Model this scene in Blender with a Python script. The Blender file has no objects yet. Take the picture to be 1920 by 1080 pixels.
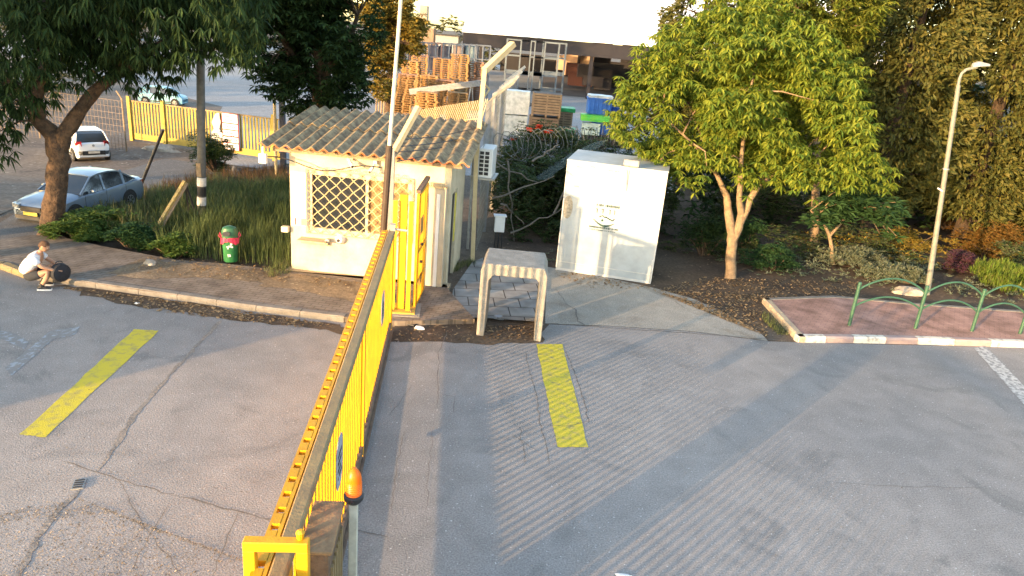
import bpy, bmesh, math, random
from mathutils import Vector, Matrix, noise
random.seed(7)
rad = math.radians

# ------------------------------------------------------------------ camera, sky, sun, exposure
SC = bpy.context.scene
F_PX, PITCH, ROLL, CAM_H = 1350.0, rad(19.5), rad(5.1), 5.5
_F = Vector((0, math.cos(PITCH), -math.sin(PITCH)))
_u0 = Vector((0, math.sin(PITCH), math.cos(PITCH)))
_r0 = Vector((1, 0, 0))
_R = math.cos(ROLL)*_r0 + math.sin(ROLL)*_u0
_U = -math.sin(ROLL)*_r0 + math.cos(ROLL)*_u0
cam_d = bpy.data.cameras.new('camera')
cam = bpy.data.objects.new('camera', cam_d)
SC.collection.objects.link(cam)
cam_d.sensor_width = 36
cam_d.lens = 36*F_PX/1920
cam_d.clip_start = 0.1
cam_d.clip_end = 2000
m3 = Matrix((_R, _U, -_F)).transposed()
cam.matrix_world = Matrix.Translation((0, 0, CAM_H)) @ m3.to_4x4()
SC.camera = cam
SC.render.resolution_x, SC.render.resolution_y = 1024, 576

SUN_EL, SUN_AZ = rad(7.5), rad(222)      # azimuth of the sun clockwise from +Y
world = bpy.data.worlds.new('World')
SC.world = world
world.use_nodes = True
wn = world.node_tree
bg = wn.nodes['Background']
sky = wn.nodes.new('ShaderNodeTexSky')
sky.sky_type = 'NISHITA'
sky.sun_disc = False
sky.sun_elevation = SUN_EL
sky.sun_rotation = SUN_AZ
sky.air_density = 0.85
sky.dust_density = 1.0
sky.ozone_density = 0.5
wn.links.new(sky.outputs[0], bg.inputs[0])
bg.inputs[1].default_value = 0.15
sd = bpy.data.lights.new('sun', 'SUN')
sun = bpy.data.objects.new('sun', sd)
SC.collection.objects.link(sun)
sd.energy = 2.1
sd.angle = rad(0.7)
sd.color = (1.0, 0.63, 0.30)
sdir = Vector((math.sin(SUN_AZ)*math.cos(SUN_EL), math.cos(SUN_AZ)*math.cos(SUN_EL), math.sin(SUN_EL)))
sun.rotation_euler = sdir.to_track_quat('Z', 'Y').to_euler()
SC.view_settings.view_transform = 'Standard'
SC.view_settings.look = 'None'
SC.view_settings.gamma = 1
SC.view_settings.exposure = 2.77

# ------------------------------------------------------------------ placing helpers
def ss(a, b, x):
    t = max(0, min(1, (x-a)/(b-a)))
    return t*t*(3-2*t)
def tz(x, y):
    """height of the natural ground: the lot on the left lies lower"""
    return -0.7*ss(17.5, 25, y)*ss(-7, -9.8, x)
def ray(x, y):
    return _F + (x-960)/F_PX*_R + (540-y)/F_PX*_U
def G(x, y, z=0.0):
    d = ray(x, y); t = (z-CAM_H)/d.z
    return Vector((d.x*t, d.y*t, z))
def GT(x, y):
    z = 0
    for _ in range(6):
        p = G(x, y, z); z = tz(p.x, p.y)
    return Vector((p.x, p.y, z))
def AT(x, y, Y):
    d = ray(x, y); t = Y/d.y
    return Vector((d.x*t, Y, CAM_H+d.z*t))

# ------------------------------------------------------------------ materials
def lin(c): return tuple((v/12.92 if v <= .04045 else ((v+.055)/1.055)**2.4) for v in c)
_mats = {}
def mat(name, c, c2=None, scale=6, rough=.75, bump=0.0, bscale=None, metal=0, detail=6, lo=.35, hi=.65, spec=.4, alpha=None, coat=0):
    if name in _mats: return _mats[name]
    m = bpy.data.materials.new(name); m.use_nodes = True
    nt = m.node_tree; b = nt.nodes['Principled BSDF']
    b.inputs['Roughness'].default_value = rough
    b.inputs['Metallic'].default_value = metal
    b.inputs['Specular IOR Level'].default_value = spec
    b.inputs['Coat Weight'].default_value = coat
    if alpha is not None: b.inputs['Alpha'].default_value = alpha
    tc = nt.nodes.new('ShaderNodeTexCoord')
    if c2 is None: c2 = tuple(v*.8 for v in c)
    n = nt.nodes.new('ShaderNodeTexNoise'); n.inputs['Scale'].default_value = scale; n.inputs['Detail'].default_value = detail
    n.inputs['Roughness'].default_value = .65
    nt.links.new(tc.outputs['Object'], n.inputs['Vector'])
    r = nt.nodes.new('ShaderNodeValToRGB')
    r.color_ramp.elements[0].position = lo; r.color_ramp.elements[1].position = hi
    r.color_ramp.elements[0].color = (*c2, 1); r.color_ramp.elements[1].color = (*c, 1)
    nt.links.new(n.outputs['Fac'], r.inputs['Fac'])
    nt.links.new(r.outputs['Color'], b.inputs['Base Color'])
    if bump:
        n2 = nt.nodes.new('ShaderNodeTexNoise'); n2.inputs['Scale'].default_value = bscale or scale*4
        n2.inputs['Detail'].default_value = 4
        nt.links.new(tc.outputs['Object'], n2.inputs['Vector'])
        bp = nt.nodes.new('ShaderNodeBump'); bp.inputs['Strength'].default_value = min(1, bump); bp.inputs['Distance'].default_value = .02*max(1, bump)
        nt.links.new(n2.outputs['Fac'], bp.inputs['Height'])
        nt.links.new(bp.outputs['Normal'], b.inputs['Normal'])
    _mats[name] = m
    return m

def leafmat(name, cols, trans=.3, rough=.6):
    if name in _mats: return _mats[name]
    m = bpy.data.materials.new(name); m.use_nodes = True
    nt = m.node_tree; b = nt.nodes['Principled BSDF']; out = nt.nodes['Material Output']
    g = nt.nodes.new('ShaderNodeNewGeometry')
    r = nt.nodes.new('ShaderNodeValToRGB')
    els = r.color_ramp.elements
    while len(els) < len(cols): els.new(.5)
    for i, c in enumerate(cols):
        els[i].position = i/(len(cols)-1); els[i].color = (*c, 1)
    nt.links.new(g.outputs['Random Per Island'], r.inputs['Fac'])
    nt.links.new(r.outputs['Color'], b.inputs['Base Color'])
    b.inputs['Roughness'].default_value = rough
    b.inputs['Specular IOR Level'].default_value = .12
    t = nt.nodes.new('ShaderNodeBsdfTranslucent')
    nt.links.new(r.outputs['Color'], t.inputs['Color'])
    mx = nt.nodes.new('ShaderNodeMixShader'); mx.inputs[0].default_value = trans
    nt.links.new(b.outputs[0], mx.inputs[1]); nt.links.new(t.outputs[0], mx.inputs[2])
    nt.links.new(mx.outputs[0], out.inputs['Surface'])
    _mats[name] = m
    return m

def ground_mat(name, base, spots, specks=(.5, .5, .5), speck_scale=55, rough=.9, bump=.5, big=.35, stain=None, speck_lo=.66):
    """worn mineral surface: large patches, medium stains, fine aggregate"""
    m = bpy.data.materials.new(name); m.use_nodes = True
    nt = m.node_tree; b = nt.nodes['Principled BSDF']; L = nt.links.new
    tc = nt.nodes.new('ShaderNodeTexCoord')
    def nz(s, d=6, dist=0):
        n = nt.nodes.new('ShaderNodeTexNoise'); n.inputs['Scale'].default_value = s; n.inputs['Detail'].default_value = d
        n.inputs['Distortion'].default_value = dist; L(tc.outputs['Object'], n.inputs['Vector']); return n
    def ramp(src, a, bb, c1=(0, 0, 0), c2=(1, 1, 1)):
        r = nt.nodes.new('ShaderNodeValToRGB'); r.color_ramp.elements[0].position = a; r.color_ramp.elements[1].position = bb
        r.color_ramp.elements[0].color = (*c1, 1); r.color_ramp.elements[1].color = (*c2, 1)
        L(src, r.inputs['Fac']); return r.outputs['Color']
    def mix(f, a, bb, mode='MIX'):
        x = nt.nodes.new('ShaderNodeMix'); x.data_type = 'RGBA'; x.blend_type = mode
        if isinstance(f, float): x.inputs[0].default_value = f
        else: L(f, x.inputs[0])
        for v, i in ((a, 6), (bb, 7)):
            if isinstance(v, tuple): x.inputs[i].default_value = (*v, 1)
            else: L(v, x.inputs[i])
        return x.outputs[2]
    c = mix(ramp(nz(big, 8, .6).outputs['Fac'], .38, .62), base, spots)
    c = mix(ramp(nz(2.3, 9, .4).outputs['Fac'], .3, .75), c, mix(1.0, c, (.80, .80, .80), 'MULTIPLY'))
    if stain:
        c = mix(ramp(nz(.8, 10, 1.5).outputs['Fac'], .56, .70), c, stain)
    fine = nz(speck_scale, 3).outputs['Fac']
    c = mix(ramp(fine, .25, .75, (.0,)*3, (1,)*3), mix(1.0, c, (.62, .62, .62), 'MULTIPLY'), mix(1.0, c, (1.28, 1.28, 1.28), 'MULTIPLY'))
    c = mix(ramp(nz(speck_scale*.55, 2).outputs['Fac'], speck_lo, speck_lo+.06), c, specks)
    L(c, b.inputs['Base Color']); b.inputs['Roughness'].default_value = rough
    b.inputs['Specular IOR Level'].default_value = .3
    bp = nt.nodes.new('ShaderNodeBump'); bp.inputs['Strength'].default_value = bump; bp.inputs['Distance'].default_value = .008
    L(fine, bp.inputs['Height']); L(bp.outputs['Normal'], b.inputs['Normal'])
    _mats[name] = m
    return m

def paver_mat(name, c1, c2, mortar, w, h, rot=0, ms=.012):
    m = bpy.data.materials.new(name); m.use_nodes = True
    nt = m.node_tree; b = nt.nodes['Principled BSDF']; L = nt.links.new
    tc = nt.nodes.new('ShaderNodeTexCoord'); mp = nt.nodes.new('ShaderNodeMapping'); mp.inputs['Rotation'].default_value[2] = rot
    br = nt.nodes.new('ShaderNodeTexBrick'); br.inputs['Color1'].default_value = (*c1, 1); br.inputs['Color2'].default_value = (*c2, 1)
    br.inputs['Mortar'].default_value = (*mortar, 1); br.inputs['Scale'].default_value = 1
    br.inputs['Brick Width'].default_value = w; br.inputs['Row Height'].default_value = h; br.inputs['Mortar Size'].default_value = ms
    L(tc.outputs['Object'], mp.inputs[0]); L(mp.outputs[0], br.inputs['Vector'])
    n = nt.nodes.new('ShaderNodeTexNoise'); n.inputs['Scale'].default_value = 2.5; n.inputs['Detail'].default_value = 10
    L(tc.outputs['Object'], n.inputs['Vector'])
    r = nt.nodes.new('ShaderNodeValToRGB'); r.color_ramp.elements[0].position = .3; r.color_ramp.elements[1].position = .7
    r.color_ramp.elements[0].color = (.55, .5, .45, 1); r.color_ramp.elements[1].color = (1.15, 1.1, 1.05, 1)
    L(n.outputs['Fac'], r.inputs['Fac'])
    x = nt.nodes.new('ShaderNodeMix'); x.data_type = 'RGBA'; x.blend_type = 'MULTIPLY'; x.inputs[0].default_value = 1
    L(br.outputs['Color'], x.inputs[6]); L(r.outputs['Color'], x.inputs[7]); L(x.outputs[2], b.inputs['Base Color'])
    bp = nt.nodes.new('ShaderNodeBump'); bp.inputs['Strength'].default_value = .5; bp.inputs['Distance'].default_value = .01; bp.invert = True
    L(br.outputs['Fac'], bp.inputs['Height']); L(bp.outputs['Normal'], b.inputs['Normal'])
    b.inputs['Roughness'].default_value = .9
    _mats[name] = m
    return m

# ------------------------------------------------------------------ object helpers
COL = SC.collection
class MB:
    def __init__(s): s.v = []; s.f = []; s.mi = []; s.m = 0
    def add(s, vs, fs, M=None):
        o = len(s.v)
        for p in vs:
            p = Vector(p)
            s.v.append(M @ p if M else p)
        for f in fs: s.f.append([i+o for i in f]); s.mi.append(s.m)
        return s
    def box(s, c, d, M=None, rz=0):
        x, y, z = (k/2 for k in d)
        vs = [Vector(p) for p in ((-x, -y, -z), (x, -y, -z), (x, y, -z), (-x, y, -z), (-x, -y, z), (x, -y, z), (x, y, z), (-x, y, z))]
        if rz: R = Matrix.Rotation(rz, 3, 'Z'); vs = [R @ v for v in vs]
        vs = [v+Vector(c) for v in vs]
        return s.add(vs, [(0, 3, 2, 1), (4, 5, 6, 7), (0, 1, 5, 4), (1, 2, 6, 5), (2, 3, 7, 6), (3, 0, 4, 7)], M)
    def bar(s, a, b, w, h=None, up=(0, 0, 1)):
        """square bar from a to b"""
        a = Vector(a); b = Vector(b); h = h or w
        d = (b-a); L = d.length
        if L < 1e-6: return s
        d.normalize(); u = Vector(up)
        if abs(d.dot(u)) > .98: u = Vector((1, 0, 0))
        sx = d.cross(u).normalized(); sy = sx.cross(d).normalized()
        vs = []
        for p in (a, b):
            for i, j in ((-1, -1), (1, -1), (1, 1), (-1, 1)): vs.append(p+sx*i*w/2+sy*j*h/2)
        return s.add(vs, [(0, 1, 2, 3), (7, 6, 5, 4), (0, 4, 5, 1), (1, 5, 6, 2), (2, 6, 7, 3), (3, 7, 4, 0)])
    def tube(s, pts, r, n=8, cap=True):
        pts = [Vector(p) for p in pts]
        rs = r if isinstance(r, (list, tuple)) else [r]*len(pts)
        vs = []; prev = None
        for i, p in enumerate(pts):
            d = (pts[min(i+1, len(pts)-1)]-pts[max(i-1, 0)]).normalized()
            if prev is None:
                u = Vector((0, 0, 1)) if abs(d.z) < .9 else Vector((1, 0, 0))
                sx = d.cross(u).normalized()
            else:
                sx = (prev-d*prev.dot(d)).normalized()
            prev = sx; sy = d.cross(sx)
            for k in range(n):
                a = 2*math.pi*k/n
                vs.append(p+(sx*math.cos(a)+sy*math.sin(a))*rs[i])
        fs = []
        for i in range(len(pts)-1):
            for k in range(n):
                k2 = (k+1) % n
                fs.append((i*n+k, i*n+k2, (i+1)*n+k2, (i+1)*n+k))
        if cap:
            fs.append(tuple(range(n-1, -1, -1))); e = (len(pts)-1)*n
            fs.append(tuple(range(e, e+n)))
        return s.add(vs, fs)
    def lathe(s, prof, n=16, M=None, ex=1, ey=1):
        vs = []; fs = []
        for r, z in prof:
            for k in range(n):
                a = 2*math.pi*k/n; vs.append((r*math.cos(a)*ex, r*math.sin(a)*ey, z))
        for i in range(len(prof)-1):
            for k in range(n):
                k2 = (k+1) % n; fs.append((i*n+k, i*n+k2, (i+1)*n+k2, (i+1)*n+k))
        fs.append(tuple(range(n-1, -1, -1))); e = (len(prof)-1)*n; fs.append(tuple(range(e, e+n)))
        return s.add(vs, fs, M)
    def prism(s, poly, z0, z1, M=None):
        n = len(poly)
        vs = [(p[0], p[1], z0) for p in poly]+[(p[0], p[1], z1) for p in poly]
        fs = [tuple(range(n-1, -1, -1)), tuple(range(n, 2*n))]+[(i, (i+1) % n, n+(i+1) % n, n+i) for i in range(n)]
        return s.add(vs, fs, M)
    def loft(s, loops, close=True, cap=True, M=None):
        n = len(loops[0]); vs = [p for l in loops for p in l]; fs = []
        for i in range(len(loops)-1):
            for k in range(n if close else n-1):
                k2 = (k+1) % n; fs.append((i*n+k, i*n+k2, (i+1)*n+k2, (i+1)*n+k))
        if cap: fs.append(tuple(range(n-1, -1, -1))); e = (len(loops)-1)*n; fs.append(tuple(range(e, e+n)))
        return s.add(vs, fs, M)
    def build(s, name, m, parent=None, smooth=False, bevel=0):
        me = bpy.data.meshes.new(name)
        me.from_pydata([tuple(v) for v in s.v], [], s.f)
        ms = m if isinstance(m, (list, tuple)) else [m]
        for k in ms: me.materials.append(k)
        if len(ms) > 1: me.polygons.foreach_set('material_index', s.mi)
        if smooth:
            me.polygons.foreach_set('use_smooth', [True]*len(me.polygons))
            me.set_sharp_from_angle(angle=rad(38))
        me.update()
        if bevel:
            bm = bmesh.new(); bm.from_mesh(me)
            es = [e for e in bm.edges if len(e.link_faces) == 2 and e.calc_face_angle(0) > .6]
            bmesh.ops.bevel(bm, geom=es, offset=bevel, segments=1, affect='EDGES', clamp_overlap=True)
            bm.to_mesh(me); bm.free()
        o = bpy.data.objects.new(name, me); COL.objects.link(o)
        if parent: o.parent = parent
        return o
def tag(o, label, cat, group=None):
    o['label'] = label; o['category'] = cat
    if group: o['group'] = group
    return o
def thing(name, loc, rz, label, cat, group=None):
    o = bpy.data.objects.new(name, None); COL.objects.link(o)
    o.location = loc; o.rotation_euler = (0, 0, rz); o.empty_display_size = .2
    return tag(o, label, cat, group)
def kind(o, k): o['kind'] = k; return o
def copy_tree(o, parent=None):
    c = o.copy(); COL.objects.link(c)
    if parent: c.parent = parent
    for ch in list(o.children): copy_tree(ch, c)
    return c

# =================================================================== SETTING
M_dirt = ground_mat('dirt', (.17, .125, .085), (.11, .085, .065), (.32, .27, .2), 30, big=.5, stain=(.075, .055, .04), bump=1)
M_road = ground_mat('asphalt', (.33, .30, .275), (.25, .24, .232), (.5, .49, .47), 48, big=.22, bump=.8, stain=(.20, .19, .18), speck_lo=.67)
M_concrete_ground = ground_mat('concrete_apron', (.38, .35, .30), (.30, .28, .24), (.4, .37, .33), 40, big=.4, stain=(.24, .21, .17))
M_lot = ground_mat('dirt_lot', (.19, .15, .115), (.125, .10, .082), (.3, .26, .21), 9, big=.3, stain=(.09, .068, .052), bump=1)
M_back = ground_mat('back_asphalt', (.17, .16, .15), (.13, .12, .11), (.3, .28, .25), 30, big=.2)
M_yard = ground_mat('yard_concrete', (.30, .30, .30), (.24, .24, .24), (.35, .35, .35), 10, big=.1)
M_soil = ground_mat('soil', (.07, .05, .035), (.04, .03, .022), (.16, .12, .08), 18, big=.7, bump=1)
M_mulch = ground_mat('leaf_litter_soil', (.12, .085, .055), (.07, .05, .036), (.27, .19, .12), 14, big=.8, bump=1)

def sheet(name, pts, m, dz, step=1.0, z=None):
    """flat or terrain following sheet from a plan polygon"""
    bm = bmesh.new()
    vs = [bm.verts.new((p[0], p[1], 0)) for p in pts]
    bm.faces.new(vs)
    xs = [p[0] for p in pts]; ys = [p[1] for p in pts]
    if z is None:
        for a, lo, hi in ((0, min(xs), max(xs)), (1, min(ys), max(ys))):
            k = max(lo, -60 if a == 0 else 15)
            hi2 = min(hi, 0 if a == 0 else 30)
            k += step*.37
            while k < hi2:
                co = (k, 0, 0) if a == 0 else (0, k, 0); no = (1, 0, 0) if a == 0 else (0, 1, 0)
                bmesh.ops.bisect_plane(bm, geom=bm.verts[:]+bm.edges[:]+bm.faces[:], plane_co=co, plane_no=no)
                k += step
    for v in bm.verts: v.co.z = (tz(v.co.x, v.co.y) if z is None else z)+dz
    bmesh.ops.recalc_face_normals(bm, faces=bm.faces[:])
    me = bpy.data.meshes.new(name); bm.to_mesh(me); bm.free()
    if me.polygons[0].normal.z < 0: me.flip_normals()
    me.materials.append(m)
    o = bpy.data.objects.new(name, me); COL.objects.link(o)
    return kind(o, 'structure')

# base ground to the horizon (terrain grid in the middle, wide skirts)
def base_ground():
    b = MB()
    xs = [-700, -200, -60]+[-50+i for i in range(0, 50)]+[0, 20, 60, 200, 700]
    ys = [-500, -100, -20, 5, 10]+[14+i*.8 for i in range(18)]+[30, 40, 60, 120, 300, 1200]
    for y in ys:
        for x in xs: b.v.append(Vector((x, y, tz(x, y)-.012)))
    n = len(xs)
    for j in range(len(ys)-1):
        for i in range(n-1): b.f.append([j*n+i, j*n+i+1, (j+1)*n+i+1, (j+1)*n+i]); b.mi.append(0)
    return kind(b.build('ground', M_dirt, smooth=True), 'structure')
base_ground()

# main road in the foreground
kerb_px = [(-260, 470), (0, 505), (45, 522), (100, 530), (260, 553), (480, 585), (645, 605)]
road_pts = [(-60, -30), (45, -30), (45, 15.9)]
for px in ((1915, 652), (1495, 642), (1440, 640), (1300, 622), (1150, 612), (1030, 608), (1000, 640), (900, 640), (740, 628)): road_pts.append(tuple(G(*px)[:2]))
for px in reversed(kerb_px): road_pts.append(tuple(G(*px)[:2]))
road_pts.append((-60, 22))
sheet('road', road_pts, M_road, 0.0, z=0)
# concrete apron on the right of the barrier
sheet('concrete_apron', [tuple(G(*p)[:2]) for p in ((1022, 606), (1026, 500), (1100, 512), (1228, 540), (1300, 560), (1350, 582), (1425, 622), (1440, 639), (1300, 621), (1150, 611))], M_concrete_ground, -.004, z=0)
# tiled path beside the hut
M_tiles = paver_mat('path_slabs', (.29, .30, .30), (.24, .25, .26), (.05, .045, .04), .55, .52, rot=rad(-8), ms=.012)
sheet('path', [tuple(G(*p)[:2]) for p in ((838, 600), (850, 545), (885, 495), (925, 478), (1018, 486), (1005, 607), (905, 600))], M_tiles, .05, z=0)
# back road and dirt lot
sheet('dirt_lot', [(-60, 17.2), (-13.2, 17.2), (-14.0, 22), (-12.6, 27.2), (-14, 30), (-20, 48), (-60, 80)], M_lot, .004)
sheet('back_road', [tuple(GT(*p)[:2]) for p in ((-200, 440), (0, 462), (95, 436), (140, 425), (243, 366), (372, 330), (548, 306), (520, 303), (250, 270), (335, 300), (330, 303), (230, 320), (100, 372), (0, 420), (-200, 425))][:7]+[tuple(GT(548, 306)[:2]), (-8.4, 28.3), (-14.9, 29.8)]+[tuple(GT(*p)[:2]) for p in ((300, 300), (200, 330), (100, 372), (0, 418), (-200, 420))], M_back, .008)
# yard behind the fences
sheet('yard', [(-60, 31.5), (-16.5, 30.5), (-7.6, 29.0), (5.5, 27.5), (9, 36), (60, 140), (-90, 140)], M_yard, .002)
# planting bed
bed = [tuple(GT(*p)[:2]) for p in ((105, 447), (125, 430), (243, 368), (372, 332), (548, 312), (548, 495), (545, 512), (420, 498), (330, 490), (190, 465))]
sheet('planting_bed', bed, M_soil, .016)
# sidewalk (raised)
walk_px_front = [(-260, 455), (0, 492), (50, 513), (100, 520), (260, 543), (480, 574), (640, 594), (745, 602)]
walk_px_back = [(890, 598), (842, 545), (835, 530), (545, 508), (420, 494), (330, 487), (190, 461), (118, 445), (60, 440), (-20, 452), (-300, 440)]
M_walk = paver_mat('pavers', (.215, .185, .155), (.18, .155, .135), (.13, .11, .09), .22, .11, rot=rad(6))
bw = MB(); poly = [tuple(G(*p, .11)[:2]) for p in walk_px_front+walk_px_back]
bw.prism(poly, -.1, .11)
kind(bw.build('sidewalk', M_walk), 'structure')
# dusty dirt patches lying on the sidewalk
M_dust = ground_mat('dusty_soil', (.29, .21, .13), (.19, .145, .095), (.42, .33, .2), 22, big=1.2, bump=1, stain=(.10, .07, .045))
def blob_sheet(name, pxs, m, z, jit=.06, n=6):
    P = [G(*p, z) for p in pxs]; out = []
    for i in range(len(P)):
        a, b_ = P[i], P[(i+1) % len(P)]
        for k in range(n):
            q = a.lerp(b_, k/n); out.append((q.x+random.uniform(-jit, jit), q.y+random.uniform(-jit, jit)))
    return sheet(name, out, m, 0, z=z)
blob_sheet('dirt_patch', [(200, 512), (270, 485), (330, 492), (420, 500), (545, 516), (540, 538), (480, 528), (380, 520), (300, 522), (240, 520)], M_dust, .116)
blob_sheet('dirt_patch', [(545, 512), (690, 530), (720, 560), (660, 565), (560, 545), (490, 535)], M_dust, .1165)
blob_sheet('dirt_patch', [(100, 535), (200, 543), (330, 563), (480, 590), (640, 608), (650, 625), (560, 612), (430, 600), (300, 580), (160, 556)], M_mulch, .006, .1)
blob_sheet('dirt_patch', [(735, 600), (800, 590), (890, 605), (1000, 608), (1022, 612), (1018, 640), (900, 645), (760, 640), (735, 640)], M_mulch, .0065, .06)
# garden soil on the right
sheet('garden_soil', [tuple(G(*p)[:2]) for p in ((1010, 505), (1225, 540), (1300, 557), (1352, 580), (1428, 623), (1440, 636), (1428, 567), (1560, 562), (1915, 592), (2300, 600))]+[(40, 26), (30, 60), (8, 34), (6, 27), (-.6, 26), (-.6, 17.5)], M_mulch, -.006, z=0)

# kerb stones, left
def kerb(name, P, w, h, m, seg=1.0, z0=-.05, gap=.012, inward=1, alt=False):
    b = MB(); rest = 0; idx = 0
    for a, c in zip(P[:-1], P[1:]):
        d = (c-a); L = d.length; n = max(1, round(L/seg)); d.normalize()
        s = Vector((-d.y, d.x, 0))*inward
        for k in range(n):
            p = a+d*(L*k/n+gap/2); q = a+d*(L*(k+1)/n-gap/2)
            if alt: b.m = idx % 2
            # kerb profile with a sloped edge
            prof = [(0, z0), (.0, h-.035), (.03, h), (w, h), (w, z0)]
            l1 = [(p+s*u).to_3d()+Vector((0, 0, z)) for u, z in prof]
            l2 = [(q+s*u).to_3d()+Vector((0, 0, z)) for u, z in prof]
            b.loft([l1, l2]); idx += 1
    return kind(b.build(name, m), 'structure')
M_kerb = mat('kerb_concrete', (.22, .205, .185), (.15, .138, .12), 5, .9, .5, 40)
kp = [G(*p, 0) for p in kerb_px]
kerb('kerb', kp[2:], .16, .122, M_kerb, .9)
kerb('kerb', kp[:3], .16, .122, mat('kerb_yellow', (.28, .21, .09), (.19, .16, .11), 9, .85, .4, 40), .5)

# traffic island with painted kerb
i_front = [G(1495, 642), G(1600, 642.5), G(1720, 645), G(1925, 652), G(2350, 672)]
i_back = [G(2350, 600), G(1925, 591), G(1700, 575), G(1560, 562), G(1428, 567)]
M_isl = paver_mat('red_pavers', (.40, .245, .205), (.34, .205, .175), (.24, .16, .135), .2, .1, rot=rad(30), ms=.006)
bi = MB(); ic = [(p.x, p.y) for p in i_front+i_back]
cx = sum(p[0] for p in ic)/len(ic); cy = sum(p[1] for p in ic)/len(ic)
def inset(pts, d):
    n = len(pts); out = []
    for i in range(n):
        a = Vector(pts[i-1]); b_ = Vector(pts[i]); c = Vector(pts[(i+1) % n])
        e1 = (b_-a).normalized(); e2 = (c-b_).normalized()
        n1 = Vector((-e1.y, e1.x)); n2 = Vector((-e2.y, e2.x)); nn = (n1+n2).normalized()
        out.append(tuple(b_+nn*d/max(.35, nn.dot(n1))))
    return out
bi.prism(inset(ic, .15), -.05, .112)
kind(bi.build('traffic_island', M_isl), 'structure')
M_kw = mat('kerb_white_paint', (.62, .58, .50), (.34, .31, .27), 7, .8, .5, 40, lo=.38, hi=.5)
M_kr = mat('kerb_faded_red', (.36, .29, .26), (.30, .215, .21), 6, .85, .5, 40)
kerb('kerb', i_front, .15, .125, [M_kw, M_kr], .78, alt=True)
kerb('kerb', i_back, .15, .125, M_kerb, .9)
kerb('kerb', [i_back[-1], i_front[0]], .15, .125, mat('kerb_pale', (.5, .4, .27), (.33, .26, .19), 6, .85, .5, 40), .45)

# road paint, cracks, patched trench lines
def paint_mat(name, c, under=(.21, .2, .19), lo=.40, hi=.52, s=14):
    return mat(name, c, under, s, .8, .3, 60, detail=10, lo=lo, hi=hi)
M_yp = paint_mat('yellow_road_paint', (.50, .42, .035), (.30, .265, .09), .34, .52, 7)
M_wp = paint_mat('white_road_paint', (.48, .48, .46), (.2, .2, .2), .42, .56, 12)
def ragged(pxs, jit=.012, n=14, z=.004):
    P = [G(*p, z) for p in pxs]; out = []
    for i in range(len(P)):
        a, b_ = P[i], P[(i+1) % len(P)]
        for k in range(n):
            q = a.lerp(b_, k/n); out.append((q.x+random.uniform(-jit, jit), q.y+random.uniform(-jit, jit)))
    return out
sheet('road_marking', ragged([(252, 617), (298, 620), (84, 820), (38, 814)]), M_yp, 0, z=.0045)
sheet('road_marking', ragged([(1005, 645), (1055, 645), (1102, 838), (1045, 838)]), M_yp, 0, z=.0045)
sheet('road_marking', ragged([(1825, 652), (1848, 649), (1960, 765), (1930, 770)]), M_wp, 0, z=.0045)
M_wf = paint_mat('worn_white_paint', (.30, .33, .36), (.21, .205, .2), .5, .6, 9)
sheet('road_marking', ragged([(10, 690), (95, 620), (150, 612), (140, 628), (100, 636), (22, 705)]), M_wf, 0, z=.0045)
sheet('road_marking', ragged([(-40, 615), (20, 622), (55, 640), (45, 655), (10, 638), (-40, 628)]), M_wf, 0, z=.0048)

M_crack = mat('crack', (.10, .09, .08), (.18, .165, .15), 30, 1)
M_trench = ground_mat('trench_fill', (.30, .26, .22), (.21, .19, .17), (.3, .27, .22), 30, big=2, bump=1)
def strip(b, pts, w, z, jit=.02, sub=.12):
    P = [G(*p, z) for p in pts]; Q = []
    for a, c in zip(P[:-1], P[1:]):
        n = max(1, int((c-a).length/sub))
        for k in range(n): Q.append(a.lerp(c, k/n)+Vector((random.uniform(-jit, jit), random.uniform(-jit, jit), 0)))
    Q.append(P[-1])
    L = []
    for i, q in enumerate(Q):
        d = (Q[min(i+1, len(Q)-1)]-Q[max(0, i-1)]).normalized(); s_ = Vector((-d.y, d.x, 0))
        ww = w*random.uniform(.45, 1.3)*(.25 if i in (0, len(Q)-1) else 1)
        L.append((q+s_*ww/2, q-s_*ww/2))
    vs = [v for l in L for v in l]
    b.add(vs, [(2*i, 2*i+1, 2*i+3, 2*i+2) for i in range(len(L)-1)])
bt = MB()
strip(bt, [(415, 600), (330, 690), (250, 780), (200, 860), (180, 885)], .075, .0035, .015)
strip(bt, [(148, 915), (110, 960), (70, 1010), (30, 1085)], .07, .0062, .03)
kind(bt.build('trench_line', M_trench), 'structure')
bc = MB()
for pts, w in (
        ([(838, 622), (822, 660), (822, 700), (820, 765)], .012), ([(820, 735), (852, 745), (850, 775)], .009),
        ([(730, 780), (772, 722)], .008), ([(1060, 655), (1085, 720), (1105, 790)], .014), ([(985, 660), (1003, 730), (1015, 800), (1030, 870)], .012),
        ([(1015, 795), (1060, 800), (1105, 788)], .01), ([(1015, 850), (960, 815)], .007), ([(975, 800), (985, 870)], .009),
        ([(222, 900), (270, 985), (345, 1085)], .010), ([(315, 945), (280, 1005), (243, 1075)], .008), ([(447, 957), (420, 1020), (395, 1085)], .008),
        ([(118, 865), (170, 880), (222, 900), (340, 932)], .012), ([(338, 930), (420, 952), (530, 978)], .02), ([(0, 612), (0, 620)], .01),
        ([(1030, 606), (1100, 611), (1200, 618), (1320, 626), (1440, 636), (1465, 638)], .022), ([(1060, 568), (1080, 580), (1083, 600), (1100, 611)], .025),
        ([(1040, 540), (1062, 568)], .015), ([(735, 1010), (650, 990)], .010), ([(760, 810), (745, 870), (735, 960)], .007), ([(812, 800), (805, 870), (798, 960)], .006),
        ([(1260, 562), (1290, 580)], .02), ([(1560, 905), (1700, 912), (1850, 915)], .006), ([(0, 905), (20, 897)], .012),
        ([(190, 590), (220, 575)], .008), ([(252, 690), (280, 660)], .006)):
    strip(bc, pts, w, .0068)
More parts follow.
